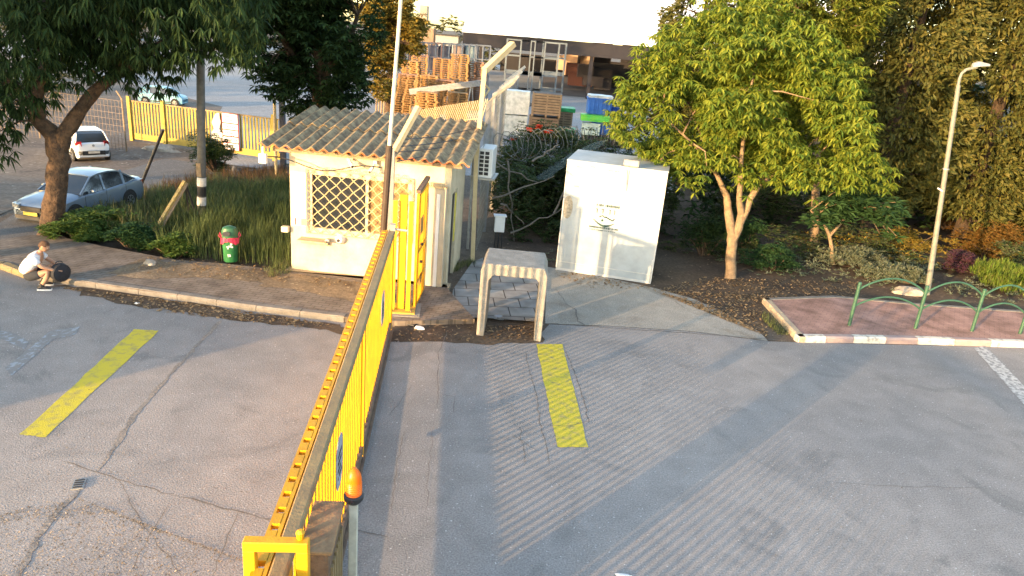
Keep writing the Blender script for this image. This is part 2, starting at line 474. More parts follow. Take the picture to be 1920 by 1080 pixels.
kind(bc.build('road_crack', M_crack), 'structure')

# scattered leaf litter and small stones (uncountable)
def litter(name, polys, n, size, m, z=.01, zf=None):
    b = MB()
    for pl, k in polys:
        P = [G(*p, 0) for p in pl]
        for _ in range(k):
            i = random.randrange(1, len(P)-1); u, v = random.random(), random.random()
            if u+v > 1: u, v = 1-u, 1-v
            q = P[0]+(P[i]-P[0])*u+(P[i+1]-P[0])*v
            s_ = size*random.uniform(.4, 1.4); a = random.random()*6.28; tl = random.uniform(-.4, .4)
            dx = Vector((math.cos(a), math.sin(a), tl))*s_; dy = Vector((-math.sin(a), math.cos(a), random.uniform(-.3, .3)))*s_*.5
            c = q+Vector((0, 0, z+s_*.25))
            b.add([c-dx, c-dy, c+dx, c+dy], [(0, 1, 2, 3)])
    o = b.build(name, m); return kind(o, 'stuff')
M_litter = leafmat('dry_leaves', [(.10, .06, .03), (.22, .14, .07), (.34, .24, .13), (.15, .11, .07)], .1)
litter('leaf_litter', [([(1225, 545), (1320, 520), (1620, 530), (1590, 562), (1428, 566), (1440, 632), (1350, 582)], 3200), ([(110, 538), (330, 566), (640, 612), (560, 614), (300, 585)], 900),
                       ([(900, 612), (1008, 612), (1008, 636), (900, 636)], 160), ([(740, 605), (890, 610), (890, 640), (745, 640)], 120), ([(1030, 510), (1110, 515), (1240, 545), (1100, 540)], 260)], 0, .035, M_litter, .006)
litter('leaf_litter', [([(270, 488), (545, 515), (540, 540), (240, 520)], 500), ([(545, 520), (690, 540), (600, 550)], 100)], 0, .03, M_litter, .125)
M_grit = leafmat('loose_grit', [(.09, .07, .05), (.2, .15, .1), (.4, .33, .25), (.06, .05, .04)], .0)
litter('loose_grit', [([(-60, 985), (90, 940), (250, 960), (380, 1100), (-60, 1110)], 1300), ([(120, 925), (300, 1000), (560, 1090), (60, 1090)], 900), ([(1130, 700), (1900, 700), (1900, 1070), (700, 1070)], 260), ([(0, 700), (600, 700), (480, 1070), (0, 1070)], 240)], 0, .011, M_grit, .006)

# =================================================================== MATERIALS FOR THINGS
M_yel = mat('yellow_paint', (.66, .33, .004), (.50, .24, .006), 3, .5, .15, 60, spec=.4)
M_yel_dirty = mat('yellow_paint_dirty', (.27, .19, .085), (.19, .135, .07), 8, .7, .3, 40)
M_rust = mat('rusty_brown_metal', (.17, .115, .075), (.10, .065, .045), 7, .8, .6, 40)
M_wall = mat('cream_plaster', (.60, .53, .39), (.46, .39, .27), 2.2, .9, .3, 30)
M_white = mat('white_paint', (.74, .74, .72), (.66, .66, .64), 4, .6)
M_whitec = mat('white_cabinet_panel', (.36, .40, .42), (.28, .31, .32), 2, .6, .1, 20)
M_black = mat('black_metal', (.03, .03, .032), (.018, .018, .02), 8, .5)
M_galv = mat('galvanised_steel', (.42, .42, .40), (.30, .30, .29), 10, .5, metal=.6)
M_grey = mat('grey_metal', (.26, .27, .28), (.18, .19, .2), 8, .6)
M_glass = mat('dark_glass', (.03, .035, .04), (.02, .024, .028), 2, .08, spec=.8)
M_conc = mat('weathered_concrete', (.30, .28, .245), (.21, .195, .17), 5, .92, .7, 45)
M_rubber = mat('rubber', (.018, .018, .018), (.03, .03, .03), 20, .85)
M_bark = mat('brown_bark', (.12, .075, .045), (.035, .024, .018), 7, .95, 2.5, 14, detail=10)
M_barkp = mat('pale_bark', (.26, .185, .11), (.14, .10, .065), 10, .9, 1, 30)
M_wood = mat('weathered_wood', (.30, .22, .14), (.19, .14, .09), 9, .85, .4, 30)

# =================================================================== GUARD HUT
FL = Vector((-4.96, 15.21, 0)); FR = Vector((-1.48, 15.07, 0))
hx = (FR-FL).normalized(); hrz = math.atan2(hx.y, hx.x); HW = (FR-FL).length; HD = 2.25; HH = 2.74
hut = thing('guard_hut', FL, hrz, 'cream guard hut with grilled window under a corrugated roof', 'hut')
def quad_wall_with_hole(b, x0, x1, z0, z1, hx0, hx1, hz0, hz1, y, t):
    """front wall slab with a rectangular opening"""
    for (a, c, d, e) in ((x0, hx0, z0, z1), (hx1, x1, z0, z1), (hx0, hx1, z0, hz0), (hx0, hx1, hz1, z1)):
        b.box(((a+c)/2, y+t/2, (d+e)/2), (c-a, t, e-d))
# window: px (580..712 .. extends to ~770, 318..440)
wx0, wx1, wz0, wz1 = .42, 2.62, 1.05, 2.34
b = MB(); quad_wall_with_hole(b, 0, HW, 0, HH, wx0, wx1, wz0, wz1, 0, .14); b.build('wall', M_wall, hut)
b = MB(); b.box((.07, HD/2+.14/2, HH/2), (.14, HD-.14, HH)); b.build('wall', M_wall, hut)
b = MB(); b.box((HW/2, HD+.07, HH/2), (HW, .14, HH)); b.build('wall', M_wall, hut)
# right wall with door opening
b = MB()
dy0, dy1 = .30, 1.12
t = .14
M_wallr = M_wall
for (a, c, d, e) in ((.14, dy0, 0, HH), (dy1, HD, 0, HH), (dy0, dy1, 2.08, HH)):
    b.box((HW-t/2, (a+c)/2, (d+e)/2), (t, c-a, e-d))
b.build('wall', M_wallr, hut)
dr = MB(); dr.box((HW-.09, (dy0+dy1)/2, 1.04), (.05, dy1-dy0-.01, 2.06)); dr = dr.build('door', M_black, hut)
b = MB(); b.tube([(HW-.03, dy1-.1, 1.02), (HW+.02, dy1-.1, 1.02), (HW+.02, dy1-.22, 1.02)], .012, 6); b.build('handle', M_galv, dr)
b = MB(); b.box((HW+.035, .62, 1.5), (.02, .12, 1.1)); b.build('notice_strip', mat('yellow_notice', (.7, .6, .08), (.55, .45, .08), 14, .6), hut)
# white frame and plinth, ceiling slab
b = MB(); b.box((HW/2, HD/2+.07, HH+.035), (HW-.02, HD+.1, .07)); b.build('ceiling_slab', M_wood, hut)
b = MB(); b.box((HW/2, -.035, .04), (HW+.2, .3, .14)); b.build('plinth', mat('plinth', (.42, .34, .22), (.3, .24, .17), 6, .9, .6, 40), hut)
# window frame + mullion + glass + curtains seen inside
wf = MB()
for bx in (((wx0+wx1)/2, .05, wz0+.03, wx1-wx0, .08, .06), ((wx0+wx1)/2, .05, wz1-.03, wx1-wx0, .08, .06)): wf.box(bx[:3], bx[3:])
for x in (wx0+.03, wx1-.03, 1.68): wf.box((x, .05, (wz0+wz1)/2), (.06, .07, wz1-wz0-.12))
wf = wf.build('window', mat('window_frame', (.62, .52, .34), (.5, .42, .28), 8, .6), hut)
b = MB(); b.box((1.05, .085, (wz0+wz1)/2), (1.2, .01, wz1-wz0-.12)); b.build('pane', M_glass, wf)
b = MB(); b.box((2.15, .085, (wz0+wz1)/2), (.86, .012, wz1-wz0-.12)); b.build('blind', mat('pale_blind', (.30, .19, .08), (.22, .14, .06), 9, .7), wf)
# wavy diamond grille in front of the window
gr = MB(); gz0, gz1 = wz0-.06, wz1+.06
gx0, gx1 = wx0-.05, wx1+.05
step = .26; y = -.045
nx = int((gx1-gx0)/step)+1
def wavy(b, x0, z0, dx, dz, n):
    pts = []
    for i in range(n+1):
        x = x0+dx*i; z = z0+dz*i
        if z > gz1+1e-6 or z < gz0-1e-6 or x < gx0-1e-6 or x > gx1+1e-6: continue
        off = .012*(1 if i % 2 else -1)
        pts.append(Vector((x, y, z+off)))
    if len(pts) > 1: b.tube(pts, .0075, 4, False)
half = step/2
H_ = gz1-gz0
k = -int(H_/step)-2
while gx0+k*step < gx1+H_:
    for sgn in (1, -1):
        x0 = gx0+k*step if sgn == 1 else gx0+k*step
        pts = []
        steps = int(H_/half*1.0)*2
        n_ = int(H_/(half/2))+1
        for i in range(n_+1):
            z = gz0+min(H_, i*half/2); x = x0+(z-gz0)*sgn*1.05
            if gx0 <= x <= gx1: pts.append(Vector((x+.012*math.sin(i*math.pi/2)*1, y, z)))
        if len(pts) > 1: gr.tube(pts, .010, 4, False)
    k += 1
for z in (gz0, gz1): gr.bar((gx0, y, z), (gx1, y, z), .02)
for x in (gx0, gx1): gr.bar((x, y, gz0), (x, y, gz1), .02)
gr.build('grille', mat('cream_steel', (.56, .44, .25), (.46, .36, .2), 8, .6), hut)
# scalloped trim above the grille
b = MB()
for i in range(int((gx1-gx0)/.17)):
    cxx = gx0+.085+i*.17
    b.tube([(cxx+.05*math.cos(a), -.045, gz1+.02+.05*math.sin(a)) for a in [math.pi*j/6 for j in range(7)]], .006, 4, False)
b.build('grille_trim', mat('cream_steel', (.7, .6, .4)), hut)
# service ledge below the window
b = MB(); b.box((.55, -.16, .87), (.62, .30, .03)); b.box((.55, -.05, .80), (.6, .07, .1)); b.build('ledge', mat('ledge_stone', (.55, .42, .26), (.42, .3, .18), 9, .8), hut)
b = MB(); b.lathe([(.05, 0), (.055, .09), (.045, .1)], 12, Matrix.Translation((.86, -.07, .88)) @ Matrix.Rotation(rad(90), 4, 'X')); b.build('pipe_stub', M_galv, hut)
# round flush intercom
b = MB(); b.lathe([(.11, 0), (.11, .05), (.06, .13), (.0, .13)], 20, Matrix.Translation((1.12, 0, .92)) @ Matrix.Rotation(rad(90), 4, 'X')); ic_ = b.build('intercom', M_white, hut, smooth=True)
b = MB(); b.lathe([(.04, 0), (.035, .02)], 14, Matrix.Translation((1.10, -.12, .91)) @ Matrix.Rotation(rad(90), 4, 'X')); b.build('lens', M_black, ic_)
# roof of corrugated cement sheets
def corrugated(x0, x1, y0, z0, y1, z1, pitch, amp, th=.012, lap=.0, jit=0):
    b = MB(); n = int((x1-x0)/pitch*8); top = []; 
    rows = 2
    for j in range(rows):
        yy = y0+(y1-y0)*j/(rows-1); zz = z0+(z1-z0)*j/(rows-1)
        for i in range(n+1):
            x = x0+(x1-x0)*i/n
            b.v.append(Vector((x, yy, zz+amp*math.sin(2*math.pi*(x-x0)/pitch))))
    for j in range(rows):
        yy = y0+(y1-y0)*j/(rows-1); zz = z0+(z1-z0)*j/(rows-1)
        for i in range(n+1):
            x = x0+(x1-x0)*i/n
            b.v.append(Vector((x, yy, zz-th+amp*math.sin(2*math.pi*(x-x0)/pitch))))
    s = n+1
    def q(*a): b.f.append(list(a)); b.mi.append(0)
    for i in range(n):
        q(i, i+1, s+i+1, s+i); q(2*s+i+1, 2*s+i, 3*s+i, 3*s+i+1)
        q(i+1, i, 2*s+i, 2*s+i+1); q(s+i, s+i+1, 3*s+i+1, 3*s+i)
    q(0, s, 3*s, 2*s); q(n, 2*s+n, 3*s+n, s+n)
    return b
M_roof = mat('weathered_cement_sheet', (.36, .275, .15), (.12, .085, .05), 5, .95, .35, 40, detail=12, lo=.38, hi=.66)
roof = corrugated(-.50, HW+.42, -.42, 2.90, 1.35, 3.14, .262, .04).build('roof', M_roof, hut, smooth=True)
roof2 = corrugated(-.50, HW+.42, 1.22, 3.150, 2.95, 3.36, .262, .04).build('roof', M_roof, hut, smooth=True)
# orange foam/eave line
b = MB(); n = int((HW+.9)/.262*8)
pts = [(-.50+(HW+.92)*i/n, -.43, 2.876+.04*math.sin(2*math.pi*((HW+.92)*i/n)/.262)) for i in range(n+1)]
b.tube(pts, .011, 5); b.build('eave_seal', mat('orange_foam', (.62, .16, .05), (.45, .12, .05), 15, .8), hut)
b = MB(); b.box((HW/2, -.26, 2.80), (HW+.5, .05, .08)); b.box((HW/2, 1.4, 3.07), (HW+.5, .06, .1)); b.box((HW/2, 2.75, 3.25), (HW+.5, .06, .1))
for x in (-.2, 1.1, 2.4, HW+.15): b.bar((x, -.3, 2.835), (x, 2.8, 3.23), .05)
b.build('rafter', M_wood, hut)
# gable infill on the sides
for x in (.07, HW-.07): b = MB(); b.prism([(0, HH+.0), (HD+.1, HH+.0), (HD+.1, 3.1), (0, 2.82)], -.05, .05, Matrix.Translation((x, 0, 0)) @ Matrix.Rotation(rad(90), 4, 'Z') @ Matrix.Rotation(rad(90), 4, 'X')); b.build('gable', M_wall, hut)

# notice boards left of window, one white sheet with grey marks
def marks(b, x0, x1, z0, z1, rows, y=0, h=.4, wlo=.3, whi=.9, rnd=random):
    """short dark strokes that read as small lettering"""
    rh = (z1-z0)/rows
    for r in range(rows):
        z = z0+rh*(r+.5); x = x0
        end = x0+(x1-x0)*rnd.uniform(wlo, whi)
        while x < end:
            w = rh*h*rnd.uniform(.35, .8)
            b.box((x+w/2, y, z), (w*.7, .002, rh*h*rnd.uniform(.6, 1))); x += w*1.15
            if rnd.random() < .18: x += w
nb = MB(); nb.box((.215, -.012, 1.72), (.36, .02, 1.18)); nb = nb.build('notice_board', M_white, hut)
b = MB(); marks(b, .06, .20, 1.45, 2.15, 8, -.0235, .35); marks(b, .22, .38, 1.35, 2.05, 9, -.0235, .35); b.build('lettering', M_grey, nb)
b = MB(); b.box((.12, -.024, 1.22), (.03, .003, .16)); b.build('sticker', mat('red_sticker', (.5, .06, .05)), nb)
b = MB(); b.box((.3, -.024, 1.22), (.12, .003, .16)); b.build('sticker', mat('grey_sticker', (.25, .25, .24)), nb)

def hutp(x, y, z):
    return Vector((FL.x+hx.x*x-hx.y*y, FL.y+hx.y*x+hx.x*y, z))
# security cameras and lamps on the hut: things of their own
def cctv(loc, rz, tilt, label, sc=1):
    r = thing('security_camera', loc, rz, label, 'camera')
    b = MB(); Mx = Matrix.Rotation(tilt, 4, 'Y')
    b.lathe([(.0, -.02), (.035, -.02), (.038, .16), (.0, .16)], 14, Mx @ Matrix.Translation((.03, 0, 0)) @ Matrix.Rotation(rad(90), 4, 'Y')); b.build('housing', M_white, r, smooth=True)
    b = MB(); b.lathe([(.028, 0), (.028, .01)], 12, Mx @ Matrix.Translation((.19, 0, 0)) @ Matrix.Rotation(rad(90), 4, 'Y')); b.build('lens', M_black, r)
    b = MB(); b.box((-.06, 0, .06), (.04, .08, .08)); b.bar((-.05, 0, .05), (.05, 0, 0), .02); b.build('bracket', M_white, r)
    return r
cctv(hutp(1.85, -.12, 2.62), rad(-110), rad(35), 'small white bullet camera under the eave above the hut window')
cctv(hutp(1.35, -.16, 2.66), rad(-60), rad(20), 'white bullet camera nearer the roof middle, left of the other eave camera')
fl_ = thing('flood_lamp', hutp(-.38, -.48, 2.62), hrz, 'white boxy lamp hanging from the left corner of the hut roof', 'lamp')
b = MB(); b.box((0, 0, 0), (.16, .10, .20)); b.build('housing', M_white, fl_, bevel=.01)
b = MB(); b.bar((0, 0, .1), (0, 0, .24), .03); b.build('bracket', M_white, fl_)
fb = thing('junction_box', hutp(-.06, -.05, 1.03), hrz, 'small cream box on the left edge of the hut wall', 'box')
b = MB(); b.box((-.04, 0, 0), (.16, .12, .13)); b.build('housing', M_wall, fb, bevel=.01)
b = MB(); b.box((-.04, -.064, 0), (.1, .006, .08)); b.build('cover', M_white, fb)
# hanging cable along the front
b = MB(); P0 = hutp(-.4, -.3, 2.5)
pts = []
for i in range(25):
    u = i/24; pts.append(hutp(-.45+u*2.5, -.25, 2.62-.12*math.sin(u*math.pi)+.06*math.sin(u*3*math.pi)))
b.tube(pts, .012, 5); tag(b.build('power_cable', M_black), 'black cable sagging along the hut front under the eave', 'cable')
# electrical conduit block at the right front corner of the hut (white cabinets behind the wicket)
cb = thing('electric_cabinet', hutp(HW-.62, -.02, 0), hrz, 'tall cream cabinet against the right end of the hut front', 'cabinet')
b = MB(); b.box((.28, -.09, 1.15), (.56, .18, 2.3)); b.build('housing', mat('cabinet_cream', (.52, .45, .33), (.44, .38, .28), 4, .7), cb, bevel=.008)
for x in (.08, .33):
    b = MB(); b.box((x+.07, -.19, 1.12), (.07, .02, 2.1)); b.build('rail', M_white, cb)
b = MB()
for i in range(14): b.box((.02+i*.04, -.2, 2.36), (.02, .02, .09))
b.box((.28, -.15, 2.31), (.6, .12, .03)); b.build('spike_strip', mat('cream_steel', (.7, .6, .4)), cb)

# air conditioner behind the hut on the fence side
ac = thing('air_conditioner', (-1.12, 17.78, 2.05), rad(-4), 'white outdoor air conditioning unit beside the roof corner', 'air conditioner')
b = MB(); b.box((.22, .2, .38), (.34, .8, .72)); b.build('casing', M_white, ac, bevel=.02)
b = MB()
for i in range(2):
    for j in range(6): b.box((.12+i*.13, -.205, .13+j*.10), (.10, .012, .075))
b.build('vent_grille', M_black, ac)
b = MB(); b.box((.22, .2, -.0), (.5, .9, .04)); b.bar((-.2, .1, -.02), (.3, .1, -.02), .04); b.build('bracket', M_galv, ac)

# =================================================================== CONCRETE BARRIER FRAME
br_ = thing('concrete_frame', (0, 12.62, 0), rad(-1), 'pale concrete portal block standing open between hut path and road', 'barrier')
prof_o = [(-.60, 0), (-.60, 1.32), (-.54, 1.46), (.57, 1.46), (.64, 1.30), (.64, 0), (.50, 0), (.50, 1.17), (.44, 1.24), (-.36, 1.24), (-.44, 1.14), (-.46, 0)]
b = MB(); l1 = [(x, 0, z) for x, z in prof_o]; l2 = [(x+.02, 1.08, z) for x, z in prof_o]
# build ring as quads: outer / inner pairs
def ring_prism(b, outer, inner, y0, y1):
    n = len(outer)
    vs = [(x, y0, z) for x, z in outer]+[(x, y0, z) for x, z in inner]+[(x, y1, z) for x, z in outer]+[(x, y1, z) for x, z in inner]
    fs = []
    for i in range(n-1):
        fs += [(i+1, i, n+i, n+i+1), (2*n+i, 2*n+i+1, 3*n+i+1, 3*n+i), (i, i+1, 2*n+i+1, 2*n+i), (n+i+1, n+i, 3*n+i, 3*n+i+1)]
    fs += [(0, 2*n, 3*n, n), (n-1, 2*n-1, 4*n-1, 3*n-1)]
    b.add(vs, fs)
ring_prism(b, prof_o[:6], [prof_o[11], prof_o[10], prof_o[9], prof_o[8], prof_o[7], prof_o[6]], 0, 1.05)
b.build('portal', M_conc, br_, bevel=.012)

# =================================================================== WHITE CABINET (container)
cFL = Vector((1.05, 17.22, 0)); cFR = Vector((3.37, 16.74, 0))
cx_ = (cFR-cFL).normalized(); crz = math.atan2(cx_.y, cx_.x); CW = (cFR-cFL).length; CD = 1.8; CH = 2.74
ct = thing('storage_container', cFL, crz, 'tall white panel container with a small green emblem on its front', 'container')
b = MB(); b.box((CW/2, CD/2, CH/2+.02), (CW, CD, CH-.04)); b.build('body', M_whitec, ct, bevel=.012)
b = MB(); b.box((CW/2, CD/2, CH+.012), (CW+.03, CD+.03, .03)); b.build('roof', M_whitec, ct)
b = MB(); b.box((CW/2, -.006, .23), (CW-.02, .012, .012)); b.box((.012, -.008, CH/2), (.03, .02, CH-.1)); b.box((CW-.012, -.008, CH/2), (.03, .02, CH-.1)); b.box((CW/2, -.008, .03), (CW, .02, .06)); b.box((CW/2, -.008, CH-.03), (CW, .02, .05))
b.box((CW/2+.02, -.006, 1.45), (.008, .01, 2.4)); b.box((CW-.10, -.012, 1.25), (.05, .02, .16)); b.box((CW-.04, -.014, .55), (.04, .03, .14)); b.box((CW-.04, -.014, 2.2), (.04, .03, .14))
b.build('trim', mat('trim_grey', (.52, .52, .5), (.42, .42, .4), 6), ct)
b = MB(); b.tube([(1.48, -.012, CH-.0), (1.47, -.012, 2.2)], .008, 5); b.tube([(1.42, -.012, CH), (1.45, -.012, 2.45), (1.47, -.012, 2.3)], .006, 5); b.build('cable', M_grey, ct)
b = MB()
for x, z in ((.28, 2.15), (.30, 2.62), (.62, 2.66), (1.05, 2.62), (1.2, 2.62)): b.box((x, -.006, z), (.12, .008, .025))
b.build('bracket_mark', M_grey, ct)
b = MB(); b.lathe([(.11, 0), (.12, .01)], 14, Matrix.Translation((.13, -.003, 1.62)) @ Matrix.Rotation(rad(90), 4, 'X'), 1, 2.4); b.build('stain', mat('stain_brown', (.17, .15, .11), (.36, .33, .26), 18), ct)
# emblem: letters and a small boat-like swoosh, greenish black
lg = MB(); rr = random.Random(4)
x0 = .80
marks(lg, x0+.02, x0+.60, 1.73, 1.82, 1, -.014, .7, .9, 1, rr)
for i, (xx, ww, hh) in enumerate(((.05, .05, .09), (.19, .07, .10), (.36, .05, .11), (.47, .04, .10))):
    lg.box((x0+xx, -.014, 1.63), (.012, .004, hh)); lg.box((x0+xx-.01, -.014, 1.63+hh/2), (ww*.8, .004, .014))
for k in range(10):
    a0 = k/10; a1 = (k+1)/10
    def cur(a, off): return (x0-.02+a*.52, -.014, 1.37-.10*math.sin(a*math.pi)+.05*(1-a)+off)
    th = .01+.035*math.sin((a0+.05)*math.pi)
    p = cur(a0, 0); q = cur(a1, 0)
    lg.add([(p[0], p[1], p[2]-th), (q[0], q[1], q[2]-th), (q[0], q[1], q[2]+.006), (p[0], p[1], p[2]+.006)], [(0, 1, 2, 3)])
lg.tube([(x0+.12, -.014, 1.49), (x0+.2, -.014, 1.53), (x0+.26, -.014, 1.48)], .010, 4); lg.tube([(x0+.26, -.014, 1.51), (x0+.36, -.014, 1.46), (x0+.46, -.014, 1.43), (x0+.48, -.014, 1.49)], .013, 4)
lg.lathe([(.03, 0), (.03, .004)], 10, Matrix.Translation((x0+.2, -.012, 1.41)) @ Matrix.Rotation(rad(90), 4, 'X'))
lg.build('emblem', mat('dark_green_print', (.018, .05, .045), (.03, .07, .06), 9), ct)
lg = MB(); marks(lg, x0-.10, x0+.62, 1.19, 1.26, 1, -.014, .75, .96, 1, rr); marks(lg, x0-.08, x0+.60, 1.14, 1.18, 1, -.014, .6, .9, 1, rr); lg.build('lettering', mat('dark_green_print', (.045, .10, .085)), ct)
# lamp on the container's top edge
cl = thing('flood_lamp', cFL+cx_*1.5+Vector((0, -.05, CH+.03)), crz, 'flat grey floodlight on the top edge of the white container', 'lamp')
b = MB(); b.box((0, -.03, .10), (.36, .10, .15)); b.build('housing', M_grey, cl, bevel=.01)
b = MB(); b.box((0, -.084, .10), (.30, .01, .11)); b.build('glass', mat('lamp_glass', (.35, .35, .33)), cl)
b = MB(); b.bar((0, 0, 0), (0, 0, .06), .04); b.build('bracket', M_grey, cl)

# =================================================================== SLIDING GATE
gA = Vector((-1.34, 3.55, 0)); gA0 = gA; gB = Vector((-2.20, 12.25, 0))      # near end, far end
gd = (gB-gA).normalized(); gN = gA.copy(); gA = gA-gd*6.2; GL = (gB-gA).length; grz = math.atan2(gd.y, gd.x); GH = 2.06
gate = thing('sliding_gate', gA, grz, 'long yellow sliding gate of upright bars seen almost end on, closed across the road', 'gate')
b = MB(); b.box((GL/2, 0, GH-.05), (GL, .11, .10)); b.build('top_rail', M_yel_dirty, gate, bevel=.012)
b = MB(); b.box((GL/2, 0, .25), (GL, .09, .12)); b.build('bottom_rail', M_rust, gate, bevel=.01)
for x in (GL-.04, .04, GL-4.2, GL-8.4): b = MB(); b.box((x, 0, (GH+.1)/2), (.08, .10, GH-.22)); b.build('frame_post', M_yel, gate)
b = MB(); n = int(GL/.15)
for i in range(1, n): b.box((i*GL/n, 0, (GH-.1+.31)/2), (.058, .017, GH-.1-.31))
b.build('bar_infill', M_yel, gate)
# toothed strip on the left of the top rail
b = MB(); b.box((GL/2, .085, GH-.055), (GL, .03, .07)); n = int(GL/.19)
for i in range(n): b.box(((i+.5)*GL/n, .125, GH-.045), (GL/n*.62, .06, .05))
b.box((GL/2, .17, GH-.06), (GL, .02, .05))
b.build('rack', M_yel, gate)
b = MB(); b.box((GL/2, 0, .03), (GL+1.0, .12, .05)); b.box((GL/2, 0, .065), (GL+1, .03, .03)); kind(b.build('gate_track', M_rust, None), 'structure')
tr = bpy.data.objects['gate_track']; tr.location = gA-gd*.3; tr.rotation_euler = (0, 0, grz)
# oval sign plates on the bars
def plate(x, z, w, h, label=None):
    pts = []
    for i in range(20):
        a = 2*math.pi*i/20
        pts.append((x+math.copysign(abs(math.cos(a))**.6, math.cos(a))*w/2, z+math.copysign(abs(math.sin(a))**.8, math.sin(a))*h/2))
    b = MB(); l1 = [(p[0], -.030, p[1]) for p in pts]; l2 = [(p[0], -.036, p[1]) for p in pts]
    b.loft([l1, l2]); o = b.build('sign_plate', mat('pale_blue_plate', (.34, .36, .40), (.25, .27, .31), 6, .5), gate)
    b = MB(); rr = random.Random(2); marks(b, x-w*.3, x+w*.3, z-h*.3, z+h*.25, 4, -.038, .6, .5, 1, rr); b.build('lettering', M_black, o)
GL0 = GL-6.2
plate(6.2+GL0*.30, 1.32, .40, .58)
plate(6.2+GL0*.80, 1.25, .50, .55)
# receiver bolt at the far end
b = MB(); b.box((GL-.06, -.02, GH+.03), (.10, .09, .16)); b.tube([(GL-.06, -.03, GH+.02), (GL-.06, -.28, GH+.0)], .022, 8); b.build('latch', M_galv, gate)

# guide portal over the top rail
gp = thing('gate_guide', gA+gd*.42, grz, 'yellow square hoop guiding the sliding gate, nearest the camera', 'gate guide')
gp.location = gN+gd*.30
for yy in (.19, -.15):
    b = MB(); b.box((0, yy, 1.10), (.07, .08, 2.16)); b.build('post', M_yel, gp, bevel=.006)
b = MB(); b.box((0, .02, 2.215), (.075, .42, .075)); b.build('crossbar', M_yel, gp, bevel=.006)
b = MB(); b.lathe([(.022, 0), (.03, .05), (.012, .07)], 10, Matrix.Translation((.02, -.13, 2.25))); b.build('bolt', M_yel, gp)

# motor housing
mh = thing('gate_motor_housing', Vector((-1.215, 4.02, 0)), grz, 'rust stained metal motor box beside the sliding gate', 'motor box')
b = MB(); b.box((.45, .0, .94), (.56, .20, 1.86)); b.build('casing', M_rust, mh, bevel=.012)
b = MB(); b.box((.45, 0, 1.885), (.60, .235, .03)); b.build('lid', mat('rusty_lid', (.40, .25, .12), (.20, .12, .06), 5, .75, .5, 30), mh, bevel=.006)
b = MB()
for i in range(6): b.box((.22+i*.085, -.108, 1.25), (.045, .02, .95))
b.build('louvre', M_yel_dirty, mh)
# warning beacon on its own post
bc_ = thing('warning_beacon', (-1.10, 4.78, 0), grz, 'orange ribbed warning beacon on a slim pale post by the gate', 'warning light')
b = MB(); b.box((0, 0, .955), (.075, .075, 1.91)); b.build('post', mat('pale_steel', (.52, .50, .42), (.38, .36, .3), 10, .6, .3, 40), bc_, bevel=.006)
b = MB(); b.lathe([(.06, 1.90), (.085, 1.93), (.088, 1.965), (.075, 1.975)], 20); b.tube([(-.11, 0, 1.95), (.11, 0, 1.95)], .014, 6); b.build('mount_ring', M_black, bc_, smooth=True)
prof = [(.066, 1.97)]
for i in range(7): prof += [(.071+.001*(i < 4), 1.982+i*.017), (.067, 1.990+i*.017)]
prof += [(.068, 2.115), (.060, 2.15), (.046, 2.18), (.025, 2.205), (.004, 2.212)]
mo = mat('orange_lens', (.80, .15, .004), (.72, .12, .004), 4, .35, spec=.3)
b = MB(); b.lathe(prof, 24); b.build('lens', mo, bc_, smooth=True)

# yellow post where the gate closes, with base plate
bc_.scale = (.9, .9, 1.0)
gpst = G(755, 590)
yp = thing('gate_post', gpst, grz, 'stout yellow steel post bolted down at the far end of the sliding gate', 'post')
yp.location.z = .10
b = MB(); b.box((0, .05, 1.18), (.17, .15, 2.36)); b.build('post', M_yel, yp, bevel=.008)
for y_ in (-.10, .20): b = MB(); b.box((-.12, y_, 1.15), (.05, .08, 2.2)); b.build('channel', mat('orange_yellow_paint', (.82, .42, .01), (.7, .34, .01), 6, .5), yp)
b = MB(); b.box((0, 0, .035), (.55, .50, .03)); b.build('base_plate', mat('worn_yellow_plate', (.62, .42, .05), (.32, .2, .06), 9, .7, .3, 30), yp, bevel=.004)
for i, (x, y) in enumerate(((-.2, -.18), (.2, -.18), (-.2, .2), (.2, .2))):
    b = MB(); b.lathe([(.02, .05), (.02, .09)], 6, Matrix.Translation((x, y, 0))); b.build('bolt', M_rust, yp)
b = MB(); b.box((0, -.02, -.01), (.75, .66, .06)); b.build('footing', M_conc, yp)

# yellow pedestrian wicket running back towards the hut
w0 = G(790, 572); w1 = G(812, 548)
w0 = Vector((-1.93, 13.45, 0)); w1 = Vector((-1.92, 14.65, 0))
wd = (w1-w0); WL = wd.length; wd.normalize(); wrz = math.atan2(wd.y, wd.x)
wk = thing('pedestrian_gate', w0, wrz, 'narrow yellow barred pedestrian gate between the gate post and hut', 'gate')
b = MB()
for x in (.03, WL-.03): b.box((x, 0, 1.25), (.05, .05, 2.4))
for z in (.12, .62, 1.25, 2.43): b.box((WL/2, 0, z), (WL-.1, .05, .06))
b.build('frame', M_yel, wk)
b = MB(); n = 9
for i in range(1, n): b.box((i*WL/n, .0, 1.28), (.028, .03, 2.26))
b.build('bar_infill', M_yel, wk)
for c_, d_ in (((WL*.45, 0, 1.72), (.35, .035, .34)), ((WL*.5, .0, .55), (.22, .05, .2))): b = MB(); b.box(c_, d_); b.build('lock_box', mat('brown_plate', (.35, .2, .05), (.25, .14, .04)), wk)
b = MB()
for z in (1.35, .98): b.lathe([(.03, 0), (.03, .05)], 8, Matrix.Translation((WL*.35, -.02, z)) @ Matrix.Rotation(rad(90), 4, 'X'))
b.build('knob', M_black, wk)
b = MB(); b.bar((0, 0, 2.5), (WL, 0, 2.55), .09, .06); b.build('top_rail', M_rust, wk)

